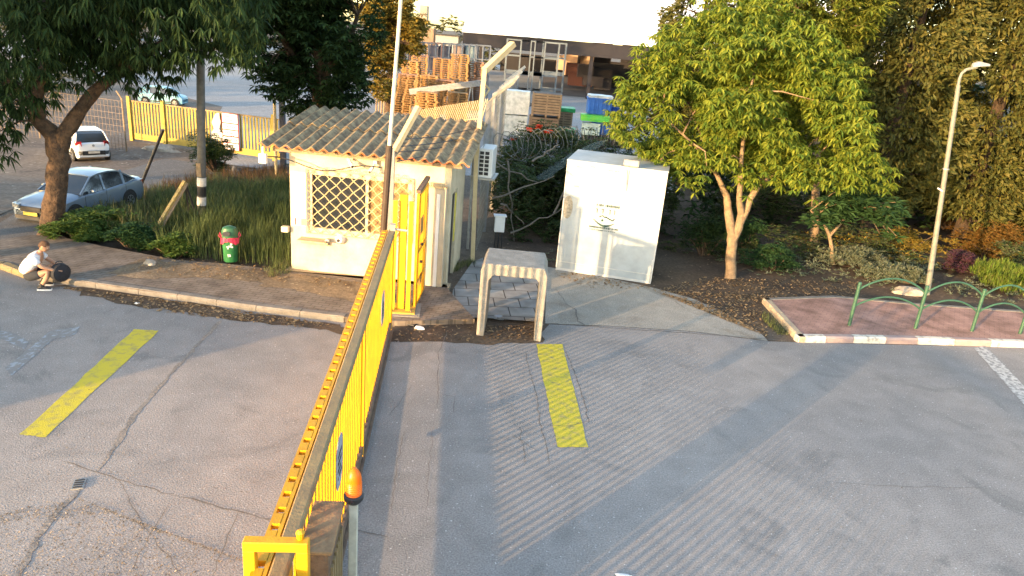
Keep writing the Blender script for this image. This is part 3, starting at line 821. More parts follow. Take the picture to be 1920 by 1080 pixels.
# tall slim mast and the dark square post beside it
ms = thing('mast', (-2.66, 13.62, 0), 0, 'tall slim pale mast rising in front of the hut roof out of view', 'mast')
b = MB(); b.tube([(0, 0, 0), (.055, 0, 1.8), (.12, 0, 3.3)], .065, 10, True); b.build('lower_pole', mat('dark_brown_steel', (.06, .04, .028), (.035, .025, .02), 9, .7), ms)
b = MB(); b.tube([(.12, 0, 3.28), (.24, 0, 5.6), (.34, 0, 8.2)], [.038, .034, .028], 10, True); b.build('upper_pole', mat('cream_pole', (.62, .56, .44), (.5, .44, .33), 6, .6), ms)
b = MB(); b.box((0, 0, .02), (.25, .25, .04)); b.build('base_plate', M_rust, ms)

# security fence beside and behind the hut
M_crm = mat('cream_steel', (.7, .6, .4))
sf = thing('security_fence', (0, 0, 0), 0, 'cream steel security fence with angled arms and slanting bars behind the hut roof', 'fence')
a0 = Vector((-2.50, 13.95, 0)); b0 = Vector((-1.05, 17.3, 0))
b = MB(); b.box((a0.x-.04, a0.y, 1.6), (.10, .10, 3.2)); b.build('post', M_grey, sf)
ta = Vector((a0.x, a0.y, 3.2))
b = MB(); b.bar(ta+Vector((0, 0, -.05)), AT(785, 200, 14.3), .12, .08); b.build('arm', M_crm, sf)
pb1 = AT(893, 300, 17.3); pb2 = AT(909, 128, 17.3); pb3 = AT(962, 82, 17.9)
b = MB(); b.bar((b0.x, b0.y, 0), pb1, .10); b.bar(pb1, pb2, .14, .10); b.build('post', M_crm, sf)
b = MB(); b.bar(pb2+(pb1-pb2).normalized()*.05, pb3, .16, .12); b.bar(AT(905, 185, 17.3), AT(918, 168, 17.5), .03); b.bar(AT(918, 168, 17.5), AT(903, 150, 17.3), .03); b.build('arm', M_crm, sf)
# slanting bars behind roof
b = MB(); N_ = 34
for i in range(N_):
    u = i/(N_-1)
    lo_ = AT(765+125*u, 262+6*u, 18.3); hi_ = AT(793+122*u, 205-20*u, 18.7)
    b.bar(lo_, hi_, .016)
b.bar(AT(765, 262, 18.3), AT(893, 268, 18.3), .03); b.bar(AT(780, 235, 18.45), AT(900, 222, 18.5), .025)
b.build('slanting_bars', M_crm, sf)
for px in ((768, 255), (890, 262)):
    p = AT(*px, 18.3); b = MB(); b.bar((p.x, p.y, 0), p, .06); b.build('post', M_galv, sf)
# wires from post to post
b = MB()
for (p, q) in (((748, 262), (892, 240)), ((747, 285), (893, 262)), ((744, 303), (896, 262)), ((745, 275), (895, 252))):
    A_ = AT(*p, 14.0); B_ = AT(*q, 17.2); pts = [A_.lerp(B_, k/8)+Vector((0, 0, -.05*math.sin(k/8*math.pi))) for k in range(9)]; b.tube(pts, .010, 4, False)
b.tube([AT(765+9*math.cos(a), 252+9*math.sin(a), 15.0) for a in [k*math.pi/7 for k in range(15)]], .008, 4, False)
b.build('wire', M_black, sf)

# wire mesh fence with angled top running away to the right rear of the hut
def lattice(b, P00, P10, P01, nu, nv, r):
    U_ = P10-P00; V_ = P01-P00
    for i in range(nu+1): b.bar(P00+U_*i/nu, P00+U_*i/nu+V_, r)
    for j in range(nv+1): b.bar(P00+V_*j/nv, P00+V_*j/nv+U_, r)
mf = thing('mesh_fence', (0, 0, 0), 0, 'welded mesh fence with bent tops receding behind the hut and air conditioner', 'fence')
mfp = [Vector((-1.0, 17.6, 0)), Vector((-.95, 20.2, 0)), Vector((-.9, 23.0, 0)), Vector((-.85, 26.5, 0))]
for i, p in enumerate(mfp):
    if i == 0: continue
    b = MB(); h = 3.9
    b.bar(p, p+Vector((0, 0, h)), .09); b.bar(p+Vector((0, 0, h-.03)), p+Vector((.62, 0, h+.5)), .08); b.build('post', M_galv if i > 1 else M_grey, mf)
b = MB()
for p, q in zip(mfp[:-1], mfp[1:]):
    lattice(b, p+Vector((0, 0, .2)), q+Vector((0, 0, .2)), p+Vector((0, 0, 3.85)), 13, 16, .008)
    lattice(b, p+Vector((0, 0, 3.85)), q+Vector((0, 0, 3.85)), p+Vector((.62, 0, 4.35)), 13, 3, .008)
b.build('wire_mesh', mat('cream_wire', (.24, .23, .19), (.16, .155, .13)), mf)

# small grey meter box on a stake amid the scrub
mb_ = thing('meter_box', G(925, 470), rad(8), 'small grey meter box with a lid standing in scrub behind the hut', 'utility box')
b = MB(); b.box((.12, .1, .72), (.26, .18, .42)); b.build('housing', M_white, mb_, bevel=.008)
b = MB(); b.box((.12, .1, .945), (.33, .25, .025)); b.build('lid', M_white, mb_)
for x in (.03, .12, .21):
    b = MB(); b.tube([(x, .1, 0), (x, .1, .52)], .018, 6); b.build('conduit', M_black, mb_)

# =================================================================== LITTER BIN
bn = thing('litter_bin', G(433, 489, .11), rad(25), 'green litter bin with pink bag hanging out below its hooded lid', 'litter bin')
bn.location.z = .105; bn.scale = (.85, .85, .90)
M_bin = mat('green_plastic', (.03, .17, .055), (.02, .11, .04), 9, .55, spec=.3)
b = MB(); b.lathe([(.165, 0), (.175, .02), (.20, .58), (.205, .62)], 22, None, 1, .82); b.build('body', M_bin, bn, smooth=True)
b = MB(); b.lathe([(.205, .62), (.21, .66), (.205, .78), (.17, .87), (.08, .91), (.0, .915)], 22, None, 1, .82); ld = b.build('lid', mat('dark_green_plastic', (.035, .13, .065), (.03, .1, .05), 9, .45), bn, smooth=True)
b = MB(); b.lathe([(.10, 0), (.10, .03)], 14, Matrix.Translation((-.09, -.17, .75)) @ Matrix.Rotation(rad(78), 4, 'X') @ Matrix.Rotation(rad(-14), 4, 'Y'), 1.0, .6); b.build('opening', M_black, ld)
b = MB(); pr = []
for i in range(29):
    a = 2*math.pi*i/28
    pr.append(a)
lo_, hi_ = [], []
for k in range(28):
    a = 2*math.pi*k/28; j = random.uniform(-.012, .018)
    hi_.append(((.214+.01*random.random())*math.cos(a), (.214+.01*random.random())*math.sin(a)*.84, .63+random.uniform(-.01, .02)))
    lo_.append(((.222+j)*math.cos(a), (.222+j)*math.sin(a)*.84, .50+.05*math.sin(3*a+1)+random.uniform(-.015, .015)))
b.loft([hi_, lo_], True, False)
for s_ in (-1, 1): b.tube([(s_*.2, -.05, .60), (s_*.27, -.05, .68), (s_*.24, -.03, .76), (s_*.2, -.05, .66)], .014, 5)
b.build('bag', mat('pink_plastic_bag', (.62, .05, .11), (.45, .03, .07), 16, .35), bn)
b = MB(); rr = random.Random(9)
for (x, z) in ((-.05, .42), (.02, .45), (-.03, .22)):
    for k in range(5): b.box((x+rr.uniform(-.03, .03), -.158, z+rr.uniform(-.05, .05)), (rr.uniform(.02, .06), .006, rr.uniform(.02, .05)), None)
b.build('emblem', M_white, bn)

# =================================================================== POLES, BOARDS AND POSTS ON THE LEFT
pp = G(378, 418)
up_ = thing('utility_pole', pp, 0, 'grey utility pole with two white bands standing in the planting bed', 'pole')
b = MB(); b.tube([(0, 0, 0), (.06, 0, 1.0), (.5, 0, 9.5)], [.112, .108, .085], 14); b.build('shaft', mat('grey_pole', (.13, .13, .125), (.085, .085, .08), 6, .8, .3, 30), up_, smooth=True)
for z in (.50, 1.02):
    b = MB(); b.tube([(.06*z, 0, z), (.06*(z+.22), 0, z+.22)], .116, 14); bd = b.build('band', mat('white_band', (.66, .64, .6), (.48, .46, .43), 12, .7), up_)
b = MB(); b.tube([(.045, 0, .75), (.062, 0, 1.0)], .114, 14); b.build('band', M_black, up_)
b = MB(); b.tube([(.02, 0, .02), (.03, 0, .48)], .115, 14); b.build('band', M_black, up_)
b = MB(); b.box((.06, -.115, 1.45), (.12, .02, .35)); b.build('plate', M_wood, up_)

# A-shaped board seen edge on
bp_ = G(285, 446)
ab = thing('leaning_board', (bp_.x, bp_.y, 0), 0, 'leaning board on legs in the bed, its long narrow edge catching the sun', 'sign board')
t_ = Vector((.42, 1.05, 1.22))
b = MB(); b.bar((0, 0, .02), t_, .15, .07, (1, 0, 0)); b.build('panel_edge', mat('peeling_yellow_wood', (.62, .46, .16), (.32, .22, .10), 13, .8, .5, 30), ab)
b = MB(); b.bar((.09, .05, .03), t_+Vector((.05, 0, -.03)), .03, .07, (1, 0, 0)); b.build('panel_edge', M_wood, ab)
b = MB(); b.bar(t_, (.62, 1.3, 0), .04); b.bar(t_, (.25, 1.5, 0), .04); b.build('leg', M_black, ab)

p0 = GT(257, 358); 
lp = thing('leaning_post', p0, 0, 'black post leaning to the right at the edge of the back road', 'post')
q0 = AT(306, 243, p0.y+.1)-p0
b = MB(); b.tube([(0, 0, -.1), q0], .055, 8); b.build('shaft', M_black, lp)
b = MB(); b.lathe([(.075, -.08), (.07, .04)], 8); b.build('collar', M_rubber, lp)

# stones
def stone(name, loc, sx, sy, sz, m, label, seed, group=None):
    bm = bmesh.new(); bmesh.ops.create_icosphere(bm, subdivisions=3, radius=1)
    for v in bm.verts:
        n = noise.noise(v.co*1.3+Vector((seed*7, 0, 0)))*.45+noise.noise(v.co*3+Vector((seed, 3, 0)))*.15
        v.co *= 1+n; v.co.x *= sx; v.co.y *= sy; v.co.z = max(v.co.z, -.35)*sz
    me = bpy.data.meshes.new(name); bm.to_mesh(me); bm.free(); me.materials.append(m)
    for p in me.polygons: p.use_smooth = True
    o = bpy.data.objects.new(name, me); COL.objects.link(o); o.location = loc
    return tag(o, label, 'stone', group)
M_stone = mat('pale_stone', (.38, .34, .28), (.24, .21, .17), 5, .9, .8, 20)
M_stoned = mat('grey_stone', (.13, .13, .12), (.07, .07, .065), 5, .9, .8, 20)
stone('stone', GT(305, 283), .85, .35, .25, M_stone, 'long pale stone at the foot of the far yellow fence', 1)
stone('stone', G(267, 432), .35, .25, .22, M_stoned, 'grey round stone in the bed left of the leaning board', 2)
stone('stone', GT(442, 330), .16, .2, .35, M_stone, 'upright pale stone on the bed edge right of the utility pole', 3)
stone('stone', G(282, 495, .12), .14, .09, .1, M_stone, 'small white stone on the dusty verge before the bed', 5)

# =================================================================== YELLOW FENCE AND SIGN AT THE BACK LEFT
fa = GT(250, 264); fb_ = GT(540, 310)
fb_ = GT(528, 304); fa.z = tz(fa.x, fa.y)
fd = fb_-fa; fd.z = 0; FLn = fd.length; fd.normalize(); frz = math.atan2(fd.y, fd.x)
yf = thing('yellow_fence', (fa.x, fa.y, -.68), frz, 'yellow steel slatted gate fence across the lane behind the planting bed', 'fence')
FHt = 1.80
M_yelf = mat('faded_yellow_paint', (.36, .27, .05), (.27, .21, .045), 3, .7)
b = MB(); b.box((FLn/2, 0, .22), (FLn, .08, .28)); b.build('bottom_rail', M_yelf, yf)
b = MB(); b.box((FLn/2, 0, FHt), (FLn, .08, .06)); b.build('top_rail', M_yel_dirty, yf)
b = MB(); n = int(FLn/.165)
for i in range(n+1): b.box((i*FLn/n, -.01, (FHt+.3)/2), (.085, .03, FHt-.3))
b.build('slat_panel', M_yelf, yf)
for u in (.0, .235, .96):
    b = MB(); b.box((FLn*u, -.06, FHt/2+.1), (.16, .12, FHt+.2)); b.build('post', M_yelf, yf)
p = AT(452, 250, fa.y-1.0); u_s = .685
sg = thing('entrance_sign', (fa.x+fd.x*FLn*u_s, fa.y+fd.y*FLn*u_s-.12, -.68), frz, 'tall white and red sign of stacked notices hung on the yellow slats', 'sign')
SWd, SHt, SZ = .78, 1.55, .25
b = MB(); b.box((0, -.02, SZ+SHt/2), (SWd+.06, .03, SHt+.06)); b.build('board', mat('dark_red', (.26, .02, .04), (.2, .015, .03), 8, .6), sg)
rr = random.Random(5)
hs = [.27, .16, .16, .16, .19]; z = SZ+SHt
for i, h in enumerate(hs):
    hh = h*SHt/.94*.86
    b = MB(); b.box((0, -.038, z-hh/2), (SWd-.02, .006, hh)); pn = b.build('panel', M_white, sg)
    b = MB(); marks(b, -SWd*.36, SWd*.36, z-hh*.9, z-hh*.1, 2 if i in (0, 4) else 1, -.043, .5, .75, 1, rr); b.build('lettering', mat('dark_print', (.04, .04, .07)), pn)
    z -= hh+.055
sm = tag(MB().prism([(-.4, 0), (-.5, .25), (-.3, .5), (-.42, .75), (-.2, 1.15), (-.02, 1.2), (.05, .8), (-.05, .5), (.12, .3), (.15, .0)], 0, .03, Matrix.Rotation(rad(90), 4, 'X')).build('torn_poster', mat('torn_paper', (.55, .56, .54), (.36, .37, .33), 7, .8)), 'torn whitish poster left of the red and white sign', 'poster')
sm.location = (fa.x+fd.x*FLn*.615, fa.y+fd.y*FLn*.615-.1, -.1); sm.rotation_euler = (0, 0, frz)
# slim lamp column rising behind fence near the hut roof
lc = thing('thin_post', (AT(516, 250, 27.0).x, 27.0, -.68), 0, 'slim cream post with a white box at its foot left of the hut roof', 'post')
b = MB(); b.tube([(0, 0, 0), (0, 0, 3.0)], .06, 8); b.build('shaft', M_crm, lc)
b = MB(); b.lathe([(.07, 2.98), (.04, 3.06), (.01, 3.08)], 8); b.build('cap', M_rust, lc)
dp = thing('dark_post', (AT(529, 200, 29.5).x, 29.5, -.68), 0, 'dark square post beyond the far end of the yellow fence', 'post')
b = MB(); b.box((0, 0, 1.8), (.2, .2, 3.6)); b.build('shaft', mat('navy_metal', (.03, .035, .06), (.02, .025, .04)), dp)
b = MB(); b.box((0, 0, 3.62), (.24, .24, .05)); b.build('cap', M_grey, dp)

# chain link fence in the far left lot
cf = thing('chain_link_fence', (0, 0, 0), 0, 'rusty chain link fence on thin posts across the dirt lot', 'fence')
cps = [Vector((x, y, -.7)) for x, y in ((-30, 33.5), (-27, 33), (-24, 32.4), (-21.5, 31.8), (-19.2, 31.2), (-17, 30.6))]
b = MB()
for i, (p, q) in enumerate(zip(cps[:-1], cps[1:])): lattice(b, p, q, p+Vector((0, 0, 2.1)), 12, 8, .012)
b.build('wire_mesh', mat('rusty_wire', (.2, .15, .11), (.14, .1, .07)), cf)
for p in cps:
    b = MB(); b.tube([p, p+Vector((0, 0, 2.2)), p+Vector((-.25, .1, 2.5))], .035, 6); b.build('post', M_wood, cf)

# =================================================================== RIGHT SIDE: LAMP POST, RAILINGS
ls = G(1738, 552)
sl = thing('street_lamp', ls, 0, 'slim grey street lamp with a curved arm rising beside the green railing', 'street lamp')
top = AT(1797, 160, ls.y)-ls
b = MB(); b.tube([(0, 0, 0), top*.4, top], [.072, .06, .05], 14); b.build('pole', mat('pale_galvanised', (.21, .21, .175), (.15, .15, .13), 8, .55, metal=.2), sl, smooth=True)
a1 = AT(1797, 160, ls.y)-ls
pts = [a1+Vector((0, 0, -.05))]+[AT(x, y, ls.y)-ls for x, y in ((1799, 148), (1803, 138), (1811, 131), (1822, 128), (1832, 126))]
b = MB(); b.tube(pts, .036, 10); b.build('arm', mat('pale_galvanised', (.5, .5, .44)), sl, smooth=True)
h0 = AT(1824, 122, ls.y)-ls; h1 = AT(1854, 122, ls.y)-ls
b = MB(); b.loft([[(h0.x, -.04, h0.z-.05), (h0.x, .04, h0.z-.05), (h0.x, .04, h0.z+.04), (h0.x, -.04, h0.z+.04)],
                  [(h0.x+.12, -.10, h0.z-.02), (h0.x+.12, .10, h0.z-.02), (h0.x+.12, .07, h0.z+.09), (h0.x+.12, -.07, h0.z+.09)],
                  [(h1.x, -.07, h1.z-.02), (h1.x, .07, h1.z-.02), (h1.x, .05, h1.z+.02), (h1.x, -.05, h1.z+.02)]]); b.build('lamp_head', M_grey, sl)
b = MB(); b.tube([top*.62+Vector((0, 0, 0)), top*.62+Vector((0, 0, .03))], .075, 12); b.build('collar', M_galv, sl)
b = MB(); b.bar(top*.52+Vector((-.03, -.04, 0)), top*.52+Vector((-.16, -.05, .06)), .03); b.build('bracket', M_white, sl)

# green arched railing
M_rail = mat('dark_green_paint', (.035, .10, .062), (.025, .07, .045), 12, .45, .2, 50)
rp = [G(1592, 610, .11), G(1716, 616, .11), G(1822, 621, .11), G(1912, 626, .11), G(1998, 631, .11), G(2080, 636, .11)]
rl = thing('arched_railing', rp[0], 0, 'dark green railing of overlapping arches along the painted kerb', 'railing')
o0 = rp[0]
for p in rp:
    b = MB(); q = p-o0; b.tube([q, q+Vector((0, 0, .97))], .037, 10); b.lathe([(.045, .97), (.03, 1.0), (.0, 1.01)], 10, Matrix.Translation(q)); b.build('post', M_rail, rl, smooth=True)
for p, q in zip(rp[:-1], rp[1:]):
    for z0, hgt in ((.82, .30), (.44, .26)):
        pts = []
        for i in range(17):
            u = i/16; s_ = p.lerp(q, u)-o0; pts.append(s_+Vector((0, 0, z0+hgt*math.sin(u*math.pi)**.8)))
        b = MB(); b.tube(pts, .021, 8, False); b.build('arch', M_rail, rl, smooth=True)

# =================================================================== FOLIAGE
def leaves(b, c, n, L, W, droop=.5, spread=1.0, rnd=random, up=.2):
    """n leaves fanning out from c"""
    a0 = rnd.random()*6.28
    for k in range(n):
        a = a0+k*6.28/n+rnd.uniform(-.4, .4); l = L*rnd.uniform(.7, 1.2); w = W*rnd.uniform(.8, 1.2)
        e = rnd.uniform(-droop-.35, -droop+.45)+up
        d = Vector((math.cos(a)*math.cos(e), math.sin(a)*math.cos(e), math.sin(e)))
        s_ = Vector((-math.sin(a), math.cos(a), rnd.uniform(-.4, .4)))
        m = c+d*l*.5+Vector((0, 0, .04*l)); t = c+d*l+Vector((0, 0, -.12*l))
        o = len(b.v)
        b.v += [c, m-s_*w/2, t, m+s_*w/2]; b.f.append([o, o+1, o+2, o+3]); b.mi.append(0)
def crown(lobes, n, rnd, shell=.55, gap=.0, gscale=.9):
    """cluster centres in the outer part of ellipsoid lobes, with gaps"""
    out = []; tot = sum(r[0]*r[1]*r[2] for _, r in lobes)
    for c, r in lobes:
        k = max(1, int(n*(r[0]*r[1]*r[2])/tot))
        i = 0; tries = 0
        while i < k and tries < k*6:
            tries += 1
            v = Vector((rnd.gauss(0, 1), rnd.gauss(0, 1), rnd.gauss(0, 1))).normalized()
            q = rnd.uniform(shell**3, 1)**(1/3)
            q *= 1+.22*noise.noise(v*2.3+c)
            p = c+Vector((v.x*r[0], v.y*r[1], v.z*r[2]))*q
            if gap and noise.noise(p*gscale) < -gap: continue
            out.append(p); i += 1
    return out
def twigs(b, pts, roots, n, rnd, r0=.035, r1=.008, sag=.1):
    for p in rnd.sample(pts, min(n, len(pts))):
        q = min(roots, key=lambda w: (w-p).length)
        m = q.lerp(p, .5)+Vector((rnd.uniform(-.1, .1), rnd.uniform(-.1, .1), sag))
        b.tube([q, m, p], [r0, (r0+r1)/2, r1], 5, False)
def make_tree(name, base, limbs, lobes, ncl, leafp, lm, bm_, label, seed, ntw=60, gap=.15, shell=.5, tw=.03, cat='tree', group=None, gscale=.9):
    rnd = random.Random(seed)
    t = thing(name, base, 0, label, cat, group); base = Vector(base)
    tb = MB(); roots = []
    for pts, rs in limbs:
        P = [Vector(p)-base for p in pts]
        # smooth the polyline a little
        Q = []; R_ = []
        for i in range(len(P)-1):
            for k in range(3):
                u = k/3; Q.append(P[i].lerp(P[i+1], u)+Vector((rnd.uniform(-1, 1), rnd.uniform(-1, 1), 0))*rs[i]*.12); R_.append((rs[i]*(1-u)+rs[i+1]*u)*rnd.uniform(.93, 1.07))
        Q.append(P[-1]); R_.append(rs[-1])
        tb.tube(Q, R_, 10)
        roots += [q for q in Q[len(Q)//2:]]
    L = [(Vector(c)-base, r) for c, r in lobes]
    pts = crown(L, ncl, rnd, shell, gap, gscale)
    twigs(tb, pts, roots, ntw, rnd, tw)
    tb.build('trunk', bm_, t, smooth=True)
    cb = MB(); n, l, w, dr, upv = leafp
    for p in pts: leaves(cb, p, n, l*rnd.uniform(.8, 1.2), w, dr, 1, rnd, upv)
    cb.build('crown', lm, t)
    return t

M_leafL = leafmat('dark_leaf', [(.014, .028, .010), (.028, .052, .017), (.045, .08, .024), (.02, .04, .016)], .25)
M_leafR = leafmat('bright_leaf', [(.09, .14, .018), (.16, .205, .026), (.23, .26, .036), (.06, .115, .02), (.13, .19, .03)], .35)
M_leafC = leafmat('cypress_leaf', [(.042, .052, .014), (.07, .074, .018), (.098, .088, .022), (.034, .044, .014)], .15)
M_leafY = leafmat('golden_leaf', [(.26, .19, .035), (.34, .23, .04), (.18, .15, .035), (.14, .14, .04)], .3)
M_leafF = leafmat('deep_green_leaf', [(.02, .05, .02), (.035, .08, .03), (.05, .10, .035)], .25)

# right tree: trunk forks into three warm limbs
def a_(x, y, d=0): return AT(x, y, 17.9+d)
tb_ = G(1370, 522)
lobes = []
rr = random.Random(11)
for x, y, r in ((1225, 190, 70), (1290, 120, 75), (1400, 75, 80), (1500, 110, 70), (1560, 190, 75), (1530, 265, 75), (1610, 310, 42), (1430, 170, 100), (1350, 215, 95),
                (1245, 262, 62), (1300, 318, 38), (1440, 262, 75), (1370, 150, 90), (1470, 300, 38), (1190, 235, 38), (1570, 335, 30), (1450, 30, 60), (1330, 60, 45), (1200, 170, 40), (1205, 110, 30), (1260, 70, 32), (1168, 220, 36), (1640, 325, 40), (1500, 335, 40), (1400, 340, 30), (1330, 25, 40), (1600, 255, 45)):
    dy = rr.uniform(-.9, .9); c = a_(x, y, dy); s_ = r/72
    lobes.append((c, (s_, s_*1.15, s_)))
limbs = [([tb_, a_(1372, 470), a_(1373, 438), a_(1366, 400), a_(1362, 368), a_(1345, 330, .3), a_(1320, 270, .5), a_(1290, 190, .7)], [.15, .13, .115, .10, .085, .055, .035, .02]),
         ([a_(1373, 452), a_(1386, 425), a_(1390, 400), a_(1386, 370, -.2), a_(1390, 300, -.5), a_(1400, 200, -.6), a_(1420, 110, -.3)], [.12, .105, .095, .075, .05, .035, .02]),
         ([a_(1376, 440), a_(1396, 402), a_(1407, 372), a_(1426, 345), a_(1455, 322, .1), a_(1500, 300, .3), a_(1560, 320, .4)], [.11, .09, .08, .065, .045, .03, .015]),
         ([a_(1426, 345), a_(1440, 300, .4), a_(1470, 220, .6), a_(1500, 140, .6)], [.05, .045, .03, .015]),
         ([a_(1345, 330, .3), a_(1300, 270, -.4), a_(1240, 215, -.5)], [.045, .03, .015])]
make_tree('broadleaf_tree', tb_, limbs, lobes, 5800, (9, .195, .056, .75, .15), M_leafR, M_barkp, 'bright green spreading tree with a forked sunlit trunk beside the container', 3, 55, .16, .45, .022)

# lighter tree filling the gap between it and the cypresses
rr = random.Random(13)
lobe2 = [(AT(x, y, 21.5+rr.uniform(-.8, .8)), (r/60, r/55, r/60)) for x, y, r in ((1500, 30, 70), (1570, 60, 60), (1540, 130, 65), (1480, -30, 70), (1600, 0, 60), (1590, 180, 50), (1500, 90, 60), (1560, -60, 70), (1430, 5, 45))]
t2 = G(1530, 470)
make_tree('broadleaf_tree', (t2.x, 21.6, 0), [([Vector((t2.x, 21.6, 0)), AT(1530, 330, 21.6), AT(1535, 200, 21.6), AT(1520, 80, 21.6)], [.14, .11, .08, .03]), ([AT(1532, 220, 21.6), AT(1500, 120, 21.3), AT(1490, 20, 21.2)], [.06, .04, .02]), ([AT(1532, 230, 21.6), AT(1570, 120, 21.8), AT(1580, 30, 21.8)], [.06, .04, .02])],
          lobe2, 2600, (8, .20, .055, .6, .2), leafmat('olive_green_leaf', [(.08, .12, .018), (.13, .165, .025), (.18, .19, .03), (.055, .09, .02)], .3), M_barkp, 'taller yellowish green tree rising behind the right side of the forked tree', 14, 40, .14, .45, .025)
# frangipani behind it
fb0 = G(1562, 497)
fl = [a_(1545, 420, 2.3), a_(1580, 415, 2.3)]
lob = [(AT(x, y, 20.2+rr.uniform(-.5, .5)), (r/65, r/60, r/75)) for x, y, r in ((1530, 395, 38), (1580, 380, 45), (1640, 385, 45), (1610, 355, 38), (1670, 400, 32), (1660, 430, 26), (1560, 350, 35))]
make_tree('small_tree', fb0, [([fb0, AT(1560, 470, 20.1), AT(1555, 440, 20.1), AT(1540, 410, 20.1)], [.07, .055, .05, .03]), ([AT(1556, 442, 20.1), AT(1582, 412, 20.1), AT(1610, 395, 20.2)], [.045, .035, .02]), ([AT(1552, 425, 20.1), AT(1520, 395, 20.0)], [.03, .02])],
          lob, 210, (11, .30, .075, .1, .15), M_leafF, M_barkp, 'small dark green tree with long glossy leaves behind the bright tree', 5, 30, .05, .3, .02)

# cypress row at the right: tall feathery crowns with dark gaps between
def cypress(name, x, y, rx, z0, z1, n, seed, label, lm=M_leafC, lean=0):
    rnd = random.Random(seed); t = thing(name, (x, y, 0), 0, label, 'tree', 'tall cypress trees at the right')
    b = MB(); b.tube([(0, 0, 0), (lean*.3, 0, z1*.3), (lean, 0, z1*.85)], [.24, .19, .05], 9)
    cb = MB()
    for i in range(n):
        h = rnd.random()**.85; z = z0+(z1-z0)*h
        prof = (min(1, (h+.04)*5)**.5)*(1-h)**.45
        a = rnd.random()*6.28; lump = 1+.30*noise.noise(Vector((math.cos(a)*1.5, math.sin(a)*1.5, z*.55))+Vector((seed, 0, 0)))
        q = rnd.uniform(.35, 1)**.5
        r = rx*1.12*prof*lump*q
        p = Vector((lean*h+math.cos(a)*r, math.sin(a)*r, z+rnd.uniform(-.2, .2)))
        if noise.noise(p*.9+Vector((seed*3, 0, 0))) < -.2: continue
        # a drooping spray: several slim blades
        for k in range(9):
            d = Vector((math.cos(a)*.5+rnd.uniform(-.5, .5), math.sin(a)*.5+rnd.uniform(-.5, .5), rnd.uniform(-1.0, .35))).normalized()
            l = rnd.uniform(.13, .27); w = rnd.uniform(.022, .042)
            s_ = d.cross(Vector((rnd.uniform(-1, 1), rnd.uniform(-1, 1), rnd.uniform(-.3, .3)))).normalized()
            o = len(cb.v); c0 = p+Vector((rnd.uniform(-.1, .1), rnd.uniform(-.1, .1), rnd.uniform(-.1, .1))); m = c0+d*l*.5
            cb.v += [c0, m-s_*w, c0+d*l, m+s_*w]; cb.f.append([o, o+1, o+2, o+3]); cb.mi.append(0)
    for k in range(26):
        z = rnd.uniform(z0*.6, z1*.8); a = rnd.random()*6.28; r = rx*.7
        b.tube([(lean*z/z1, 0, z), (math.cos(a)*r, math.sin(a)*r, z+.3)], [.035, .01], 4, False)
    b.build('trunk', mat('dark_bark', (.055, .035, .022), (.025, .018, .013), 7, .95, 2, 14), t, smooth=True); cb.build('crown', lm, t)
cy = [(22.5, 23.0, 2.2, .8, 12, 3600, 'cypress cut by the right edge of the picture'), (11.6, 23.6, 2.0, 2.2, 12.5, 7600, 'tall cypress directly left of the street lamp head, thin gaps showing sky'),
      (14.8, 23.8, 1.9, 2.0, 13.0, 7600, 'tall cypress directly behind the street lamp pole'),
      (17.6, 24.2, 1.8, 1.6, 13.0, 6600, 'warm lit cypress at the right edge of the view'),
      (9.4, 26.8, 2.3, 2.5, 12.0, 5500, 'cypress half hidden behind the bright green tree'),
      (13.4, 28.5, 2.6, 1.5, 13.5, 5500, 'shaded cypress filling the gap in the row'),
      (20.3, 26.5, 2.6, 1.2, 13, 3800, 'cypress in the far right corner'),
      (6.6, 30.5, 2.2, 2.0, 9.6, 3600, 'low cypress seen above the middle of the bright tree')]
for i, (x, y, rx, z0, z1, n, lab) in enumerate(cy): cypress('cypress_tree', x, y, rx, max(.4, z0-1.0), z1, int(n*1.12), 20+i, lab)
# understory hedge at the back closes the view below crowns
def bush(name, c, r, n, leafp, lm, label, seed, cat='bush', group=None, stems=True, shell=.3):
    rnd = random.Random(seed); t = thing(name, (c[0], c[1], c[2]), 0, label, cat, group)
    cb = MB(); lob = []
    for k in range(7): 
        lob.append((Vector((rnd.uniform(-.45, .45)*r[0], rnd.uniform(-.45, .45)*r[1], r[2]*rnd.uniform(.3, .75))), (r[0]*.6, r[1]*.6, r[2]*.42)))
    pts = [p for p in crown(lob, n, rnd, shell, .25, 1.5) if p.z > 0]
    nn, l, w, dr, upv = leafp
    for p in pts: leaves(cb, p, nn, l, w, dr, 1, rnd, upv)
    cb.build('foliage', lm, t)
    if stems:
        b = MB()
        for p in rnd.sample(pts, min(18, len(pts))): b.tube([(p.x*.15, p.y*.15, -.05), p*.6, p], [.03, .02, .008], 5, False)
        b.build('stem', M_bark, t)
    return t
M_leafO = leafmat('rust_leaf', [(.16, .08, .02), (.21, .11, .028), (.11, .075, .022), (.18, .13, .04)], .3)
M_leafP = leafmat('purple_leaf', [(.07, .03, .05), (.11, .045, .07), (.05, .03, .04), (.08, .06, .04)], .25)
M_leafG = leafmat('lime_leaf', [(.09, .15, .02), (.13, .19, .028), (.065, .11, .02), (.16, .17, .05)], .35)
M_leafS = leafmat('sage_leaf', [(.10, .13, .08), (.16, .18, .12), (.06, .08, .045), (.2, .21, .15)], .2)
bush('rust_coloured_bush', G(1850, 480), (1.3, 1.1, 1.1), 900, (7, .13, .035, .1, .2), M_leafO, 'rust orange bush right of the street lamp pole', 41)
bush('rust_coloured_bush', G(1770, 430), (.5, .5, .9), 220, (7, .14, .04, .1, .2), M_leafO, 'small orange shrub in the dark gap behind the lamp pole', 42)
bush('rust_coloured_bush', G(1905, 440), (.9, .9, 1.2), 420, (7, .13, .035, .1, .2), M_leafC, 'olive bush under the rightmost cypress', 43)
